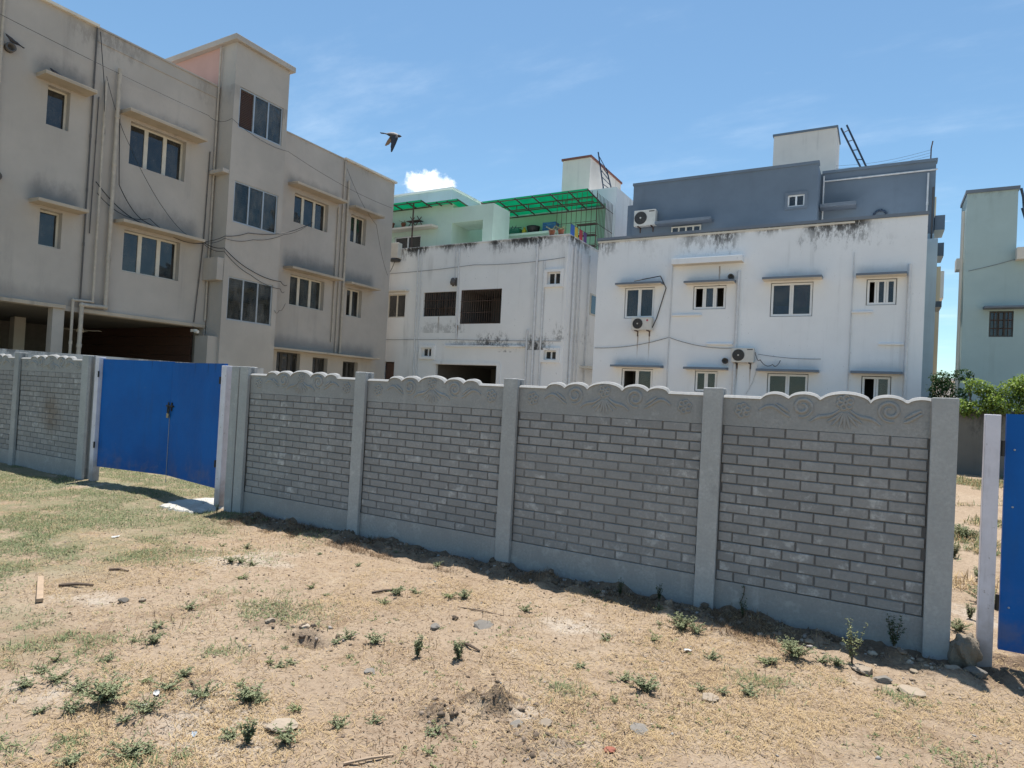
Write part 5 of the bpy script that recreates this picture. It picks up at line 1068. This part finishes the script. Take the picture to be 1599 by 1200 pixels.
K = lambda z: (tX+.05, 12.57, z)
J = lambda z: (tX+.05, 14.78, z)
cable([B(12.35, 6.05), K(6.22), T(13.4, 6.52), J(6.85), B(16.6, 7.75, .12)], .010, 'cable rising across the stair tower below its middle window', .04)
cable([B(12.35, 6.02), K(6.15), T(13.6, 6.35), J(6.80), B(16.4, 7.6, .12)], .007, 'thin cable rising beside another across the stair tower', .07)
cable([B(12.35, 6.0), K(5.85), T(13.6, 5.35), J(5.2), B(15.6, 5.25, .12)], .012, 'cable falling across the stair tower above its lowest window', .06); cable([B(12.35, 5.95), K(5.75), T(13.6, 5.2), J(4.95), B(15.5, 5.0, .12)], .009, 'second cable falling across the stair tower to the lower right windows', .08)
cable([B(2, 10.6, .15), B(12.2, 9.95, .15), K(9.9), J(9.65), B(20.9, 9.5, .12)], .006, 'long thin wire strung along the whole beige facade', .15); cable([B(18.2, 10.3, .1), B(19.6, 8.4, .5), B(20.9, 6.6, .1)], .006, 'wire curving down at the far end of the beige block', .2)
cable([T(14.6, 4.2), J(4.22), B(15.6, 4.6, .1)], .007, 'short cable below the lowest tower window', .1)
Wp = lambda x, z, d=.05: FW.P(x, z, d)
cable([Wp(-9.5, 3.72), Wp(-6.66, 4.12), Wp(-4.4, 3.75)], .010, 'thin wire swagged across the white house between storeys', .12, 'cable_grey'); cable([Wp(-7.9, 6.12, .5), Wp(-7.0, 6.3, .3), Wp(-6.85, 5.9), Wp(-7.15, 4.8), Wp(-7.25, 4.45, .2)], .018, 'black hose looping from hood to the air conditioner with red emblem', .0); cable([Wp(-3.68, 3.6, .2), Wp(-3.5, 3.35, .3), Wp(-3.1, 3.2, .35), Wp(-2.9, 3.35, .1)], .014, 'coiled cables beside the air conditioner on the white house', .12, 'cable_grey'); cable([Wp(-3.6, 3.55, .1), Wp(-1.7, 3.42)], .008, 'thin wire running right from the mid-wall air conditioner', .05, 'cable_grey'); cable([Wp(-3.6, 3.2), Wp(-3.75, 2.6), Wp(-3.95, 2.2)], .012, 'drain hose slanting down below the mid-wall air conditioner', .0, 'pipe_white')
Mp = lambda x, z, d=.06: FM.P(x, z, d)
cable([Mp(-22, 7.05), Mp(-15, 7.15), Mp(-10.8, 7.2)], .010, 'thin wire along the upper wall of the middle house', .08, 'cable_grey'); cable([Mp(-22, 4.02), Mp(-16, 4.0), Mp(-10.8, 3.95)], .010, 'thin conduit line along the lower wall of the middle house', .02, 'cable_grey'); cable([Mp(-19.2, 7.6, .2), Mp(-19.5, 7.0, .25), Mp(-19.7, 6.2, .1)], .014, 'cable hanging under the meter box of the middle house', .1)
cable([FG.P(2.2, 6.3, .05), FG.P(4.2, 6.9, .05)], .008, 'thin wire slanting across the sage green wall', .05, 'cable_grey')
# meter box and lamp on the middle house
mbx = thing('meter_box', Mp(-19.3, 7.5, 0), 'pale meter box on the corner of the middle house beside the beige block', 'box'); m = MB(); m.fbox(FM, -19.6, -19.0, 7.65, 8.35, 0, .3); m.build('casing', 'ac', mbx, bevel=.02); m = MB(); m.lathe(Mp(-19.25, 7.52, .15), [(.22, 0), (.26, .06), (.2, .13)], 12, 'z'); m.build('cable_entry', 'ac_grille', mbx)
lp = thing('wall_lamp', Mp(-15.98, 6.35, 0), 'dark wall lamp above the barred windows of the middle house', 'lamp'); m = MB(); m.fbox(FM, -16.1, -15.88, 6.3, 6.65, 0, .05); m.build('bracket', 'pipe_dark', lp); m = MB(); m.lathe(Mp(-15.98, 6.33, .17), [(.10, 0), (.12, .1), (.08, .26), (.03, .3)], 12, 'z'); m.build('lamp_shade', 'pipe_dark', lp, smooth=True)
# ------------------------------------------------------------------ things on the terrace
for c_, v_ in (('plastic_blue', (.03, .13, .28)), ('plastic_green', (.03, .20, .12)), ('plastic_black', (.02, .02, .022)), ('plastic_yellow', (.55, .45, .03)), ('terracotta', (.24, .10, .06)), ('cloth_blue', (.05, .14, .45)), ('cloth_yellow', (.6, .42, .05)), ('cloth_red', (.45, .05, .06)), ('cloth_purple', (.14, .07, .2))): MT[c_] = paint(c_, v_, .6, .15)
sy_, sz_ = gY-.5, 9.48
def crate(x, wd, h, mat, label):
    t = thing('crate', (x, sy_, sz_), label, 'crate'); m = MB(); m.box(x-wd/2, x+wd/2, sy_-.2, sy_+.2, sz_, sz_+.03)
    for k in range(4): z = sz_+.03+k*(h-.03)/4; m.box(x-wd/2, x+wd/2, sy_-.2, sy_-.18, z+.015, z+(h-.03)/4); m.box(x-wd/2, x+wd/2, sy_+.18, sy_+.2, z+.015, z+(h-.03)/4)
    m.build('slats', mat, t)
    for sx in (-1, 1): m = MB(); m.box(x+sx*wd/2-.02, x+sx*wd/2+.02, sy_-.21, sy_+.21, sz_, sz_+h); m.build('end_panel', mat, t)
crate(-13.72, .62, .45, 'plastic_blue', 'blue plastic crate on the mint terrace shelf'); crate(-15.6, .5, .3, 'plastic_green', 'dark green crate on the mint terrace shelf')
m = MB(); m.lathe((-14.65, sy_, sz_), [(.24, 0), (.32, .3), (.33, .36), (.29, .36), (.22, .04)], 16); o = m.build('tub', 'plastic_black', smooth=True); tag(o, 'black plastic tub on the mint terrace shelf', 'tub')
m = MB(); m.lathe((-15.08, sy_-.1, sz_), [(.10, 0), (.12, .2), (.05, .27), (.05, .33), (.07, .33)], 12); o = m.build('jerrycan', 'plastic_yellow', smooth=True); tag(o, 'small yellow can on the mint terrace shelf', 'can')
bk = thing('folded_cot', (-16.2, sy_, sz_), 'folded metal cot frame standing on the mint terrace shelf', 'cot'); m = MB()
for k in range(5): m.tube([(-16.7+k*.2, sy_, sz_+.02), (-16.4+k*.2, sy_, sz_+.5)], .018, 5)
m.tube([(-16.75, sy_, sz_+.45), (-15.3, sy_, sz_+.38)], .018, 5); m.tube([(-16.75, sy_, sz_+.05), (-15.5, sy_, sz_+.05)], .018, 5); m.build('frame', 'steel_navy', bk)
def pot(x, y, z, s, label, group=None, leafy=False):
    t = thing('flower_pot', (x, y, z), label, 'flower pot', group); m = MB(); m.lathe((x, y, z), [(.10*s, 0), (.14*s, .2*s), (.155*s, .2*s), (.155*s, .24*s), (.12*s, .24*s), (.11*s, .2*s)], 12); m.build('pot', 'terracotta', t, smooth=True)
    if leafy: o = bpy.data.objects.new('foliage', SM[3][0]); COL.objects.link(o); o.parent = t; o.location = (0, 0, .22*s); o.scale = (2*s,)*3
pot(-20.7, rY-.3, 9.32, 1.0, 'terracotta pot at the left of the terrace window hood', None, False); pot(-20.35, rY-.3, 9.32, 1.1, 'terracotta pot second on the terrace window hood'); pot(-19.6, rY-.3, 9.32, .8, 'small pot in the middle of the terrace window hood', None, True); pot(-11.5, mY+.1, 8.13, .9, 'terracotta pot on the parapet of the middle house, left one', None, True); pot(-11.1, mY+.1, 8.13, .9, 'terracotta pot on the parapet of the middle house, right one', None, True)
ch = thing('metal_chair', (-19.0, rY-.25, 9.32), 'old metal chair lying on the terrace window hood', 'chair'); m = MB()
for dx in (0, .4): m.tube([(-19.3+dx, rY-.3, 9.33), (-19.0+dx, rY-.25, 9.75)], .02, 5); m.tube([(-18.9+dx, rY-.3, 9.33), (-19.25+dx, rY-.25, 9.8)], .02, 5)
m.build('legs', 'steel_rust', ch); m = MB(); m.box(-19.35, -18.6, rY-.4, rY-.1, 9.55, 9.58); m.build('seat', 'steel_rust', ch)
for i, (mt_, nm, w_) in enumerate((('cloth_blue', 'blue', .34), ('cloth_yellow', 'yellow', .26), ('cloth_red', 'red', .30), ('cloth_purple', 'purple', .30))):
    m = MB(); x0 = -11.45+.0*i; y0 = 22.75+i*.42; P_ = []; h_ = .75-.08*(i % 2)
    for k in range(6):
        ya, yb = y0+w_*k/6, y0+w_*(k+1)/6; oa, ob = (.03 if k % 2 else 0), (0 if k % 2 else .03); xx = mXr-.10
        m.hexa([(xx+oa, ya, 8.55-h_*.6), (xx+ob, yb, 8.55-h_*.6), (xx+ob-.012, yb, 8.55-h_*.6), (xx+oa-.012, ya, 8.55-h_*.6), (xx+oa*.3, ya, 8.62), (xx+ob*.3, yb, 8.62), (xx+ob*.3-.012, yb, 8.62), (xx+oa*.3-.012, ya, 8.62)])
    o = m.build('hung_cloth', mt_); tag(o, nm+' cloth drying on the right parapet of the middle house', 'cloth', 'washing on the parapet')
cable([(mXr-.09, 22.6, 8.62), (mXr-.09, 24.6, 8.62)], .008, 'washing line with coloured cloths on the right parapet of the middle house', .01)
# shelf and steel rack inside the cage
rk = thing('steel_rack', (-11.8, 26.4, zf), 'dark steel rack inside the barred terrace cage', 'rack'); m = MB()
for dx in (0, .9): m.tube([(-12.2+dx, 26.4, zf), (-12.2+dx, 26.4, 9.6)], .025, 5)
for z in (8.6, 9.1, 9.6): m.box(-12.2, -11.3, 26.25, 26.55, z, z+.03)
m.build('frame', 'steel_rust', rk)
# ceiling fan in the parking hall
cf = thing('ceiling_fan', (-21, 10.2, 3.1), 'ceiling fan hanging in the dark parking hall of the beige block', 'fan'); m = MB(); m.tube([(-21, 10.2, 3.4), (-21, 10.2, 3.1)], .02, 6); m.lathe((-21, 10.2, 2.98), [(.09, 0), (.12, .06), (.06, .13)], 12); m.build('motor', 'coping', cf)
for k in range(3):
    t = k*2.094+.4; m = MB(); c_, s_ = math.cos(t), math.sin(t); m.hexa([(-21+c_*.1-s_*.05, 10.2+s_*.1+c_*.05, 3.03), (-21+c_*.1+s_*.05, 10.2+s_*.1-c_*.05, 3.04), (-21+c_*.65+s_*.07, 10.2+s_*.65-c_*.07, 3.04), (-21+c_*.65-s_*.07, 10.2+s_*.65+c_*.07, 3.03)]+[(-21+c_*.1-s_*.05, 10.2+s_*.1+c_*.05, 3.04), (-21+c_*.1+s_*.05, 10.2+s_*.1-c_*.05, 3.05), (-21+c_*.65+s_*.07, 10.2+s_*.65-c_*.07, 3.05), (-21+c_*.65-s_*.07, 10.2+s_*.65+c_*.07, 3.04)]); m.build('blade', 'coping', cf)

# ------------------------------------------------------------------ birds
def birdmat():
    m, t, b = mnew('pigeon_feathers'); n = NB(t); at = n.n('ShaderNodeAttribute'); at.attribute_name = 'tone'
    c = n.mix(n.ramp(at.outputs['Fac'], .15, .35), (.02, .022, .035), (.045, .045, .06)); c = n.mix(n.ramp(at.outputs['Fac'], .45, .6), c, (.26, .17, .115)); c = n.mix(n.ramp(at.outputs['Fac'], .75, .9), c, (.42, .36, .33))
    n.set(b.inputs['Base Color'], n.mix(n.math('MULTIPLY', n.noise(n.pos(), 60, 3, .6), .4), c, (.05, .045, .045))); b.inputs['Roughness'].default_value = .7; return m
MT['pigeon'] = birdmat()
def bird_body(rings, n=12):
    """closed loft along the spine: (pos, radius_across, radius_up)"""
    bm = bmesh.new(); R_ = []
    for (p, a, b_, ax, upv) in rings:
        R_.append([bm.verts.new(Vector(p)+ax*(a*math.cos(2*math.pi*j/n))+upv*(b_*math.sin(2*math.pi*j/n))) for j in range(n)])
    for A, Bv in zip(R_, R_[1:]):
        for j in range(n): bm.faces.new((A[j], A[(j+1) % n], Bv[(j+1) % n], Bv[j]))
    bm.faces.new(R_[0][::-1]); bm.faces.new(R_[-1]); return bm
def wing(bm, root0, root1, outline, th, nrm):
    """blade-like wing plate with scalloped trailing edge, rooted inside the body"""
    top = [bm.verts.new(Vector(p)+nrm*th) for p in outline]; bot = [bm.verts.new(Vector(p)-nrm*th) for p in outline]; k = len(top)
    bm.faces.new(top); bm.faces.new(bot[::-1])
    for j in range(k): bm.faces.new((top[j], bot[j], bot[(j+1) % k], top[(j+1) % k]))
def make_bird(name, loc, label, flying=True, heading=(1, 0, 0), upv=(0, 0, 1), s=1.):
    f = Vector(heading).normalized(); side = f.cross(Vector(upv)).normalized(); u_ = side.cross(f).normalized()
    pt = lambda a, b, c: f*a*s+side*b*s+u_*c*s
    prof = [(-.15, .006, .004), (-.13, .022, .006), (-.09, .024, .012), (-.06, .028, .026), (-.02, .040, .040), (.03, .045, .044), (.07, .036, .036), (.095, .024, .026), (.115, .024, .025), (.135, .020, .021), (.15, .009, .010), (.168, .003, .003)]
    if not flying: prof = [(a, b, c) for a, b, c in prof]
    bm = bird_body([(pt(a, 0, (.0 if flying else max(0, a)*.5)), b*s, c*s, side, u_) for a, b, c in prof])
    if flying:
        # near wing beating downwards, far wing swept down and back
        near = [(.10, .02, .015), (.135, .06, -.05), (.135, .09, -.12), (.118, .11, -.22), (.10, .115, -.29), (.08, .11, -.30), (.066, .10, -.27), (.058, .095, -.235), (.045, .085, -.21), (.04, .075, -.16), (.025, .06, -.13), (.012, .045, -.06), (.0, .015, .005)]
        far = [(.0, -.02, .01), (-.06, -.05, -.03), (-.10, -.08, -.08), (-.13, -.10, -.14), (-.135, -.10, -.165), (-.11, -.10, -.168), (-.085, -.095, -.15), (-.06, -.08, -.145), (-.04, -.07, -.12), (-.02, -.06, -.10), (.0, -.04, -.05), (.02, -.015, .0)]
        for ol, sg in ((near, 1), (far, -1)): wing(bm, None, None, [pt(*q) for q in ol], .0045*s, (side*.8*sg+u_*.5).normalized())
        tail = [(-.10, .02, .004), (-.20, .035, -.002), (-.21, 0, -.002), (-.20, -.035, -.002), (-.10, -.02, .004)]; wing(bm, None, None, [pt(*q) for q in tail], .004*s, u_)
    else:
        for sg in (1, -1): wing(bm, None, None, [pt(*q) for q in [(.06, sg*.036, .03), (.03, sg*.05, -.01), (-.06, sg*.04, -.02), (-.15, sg*.012, -.02), (-.08, sg*.03, .012)]], .008*s, side*sg)
        wing(bm, None, None, [pt(*q) for q in [(-.10, .018, .0), (-.24, .026, -.03), (-.24, -.026, -.03), (-.10, -.018, .0)]], .004*s, u_)
    bmesh.ops.recalc_face_normals(bm, faces=bm.faces)
    me_ = bpy.data.meshes.new(name); bm.to_mesh(me_); bm.free(); o = place(name, me_, loc); me_.materials.append(MT['pigeon'])
    md = o.modifiers.new('skin', 'REMESH'); md.mode = 'VOXEL'; md.voxel_size = .004*s; md.use_smooth_shade = True
    dg = bpy.context.evaluated_depsgraph_get(); ev = o.evaluated_get(dg); m2 = bpy.data.meshes.new_from_object(ev); o.modifiers.clear(); o.data = m2
    co = np.array([v.co[:] for v in m2.vertices])/s; A = co@np.array(f); Bc = co@np.array(side); Cc = co@np.array(u_)
    tone = np.full(len(co), .25); body = (np.abs(Bc) < .05)&(Cc > -.05)
    tone[body & (Cc > .0)] = .95; tone[A > .095] = .0; tone[(A < -.13)] = .1
    if flying: tone[(Bc < -.05)] = .65
    else: tone[:] = .3; tone[A > .09] = .0
    at = m2.attributes.new('tone', 'FLOAT', 'POINT'); at.data.foreach_set('value', tone.astype(np.float32))
    m2.materials.clear(); m2.materials.append(MT['pigeon'])
    for p_ in m2.polygons: p_.use_smooth = True
    tag(o, label, 'bird'); return o
bc = Vector((0, 0, CAM_H))+(fw2+rt3*((613-800)/1000)+up3*((600-211)/1000))*11.0
make_bird('pigeon', bc, 'dark pigeon flying in the open sky with wings beating down', True, tuple(rt3*.96-up3*.22-fw2*.15), tuple(up3*.95+rt3*.2-fw2*.1), 1.05)
make_bird('pigeon', FB.P(8.0, 9.27, .2), 'dark pigeon resting on the upper left window hood of the beige block', False, (0, -1, 0), (0, 0, 1), 1.1)
make_bird('pigeon', FB.P(7.05, 9.66, .12), 'dark pigeon perched on the duct at the top left edge', False, (.2, -1, 0), (0, 0, 1), 1.1)
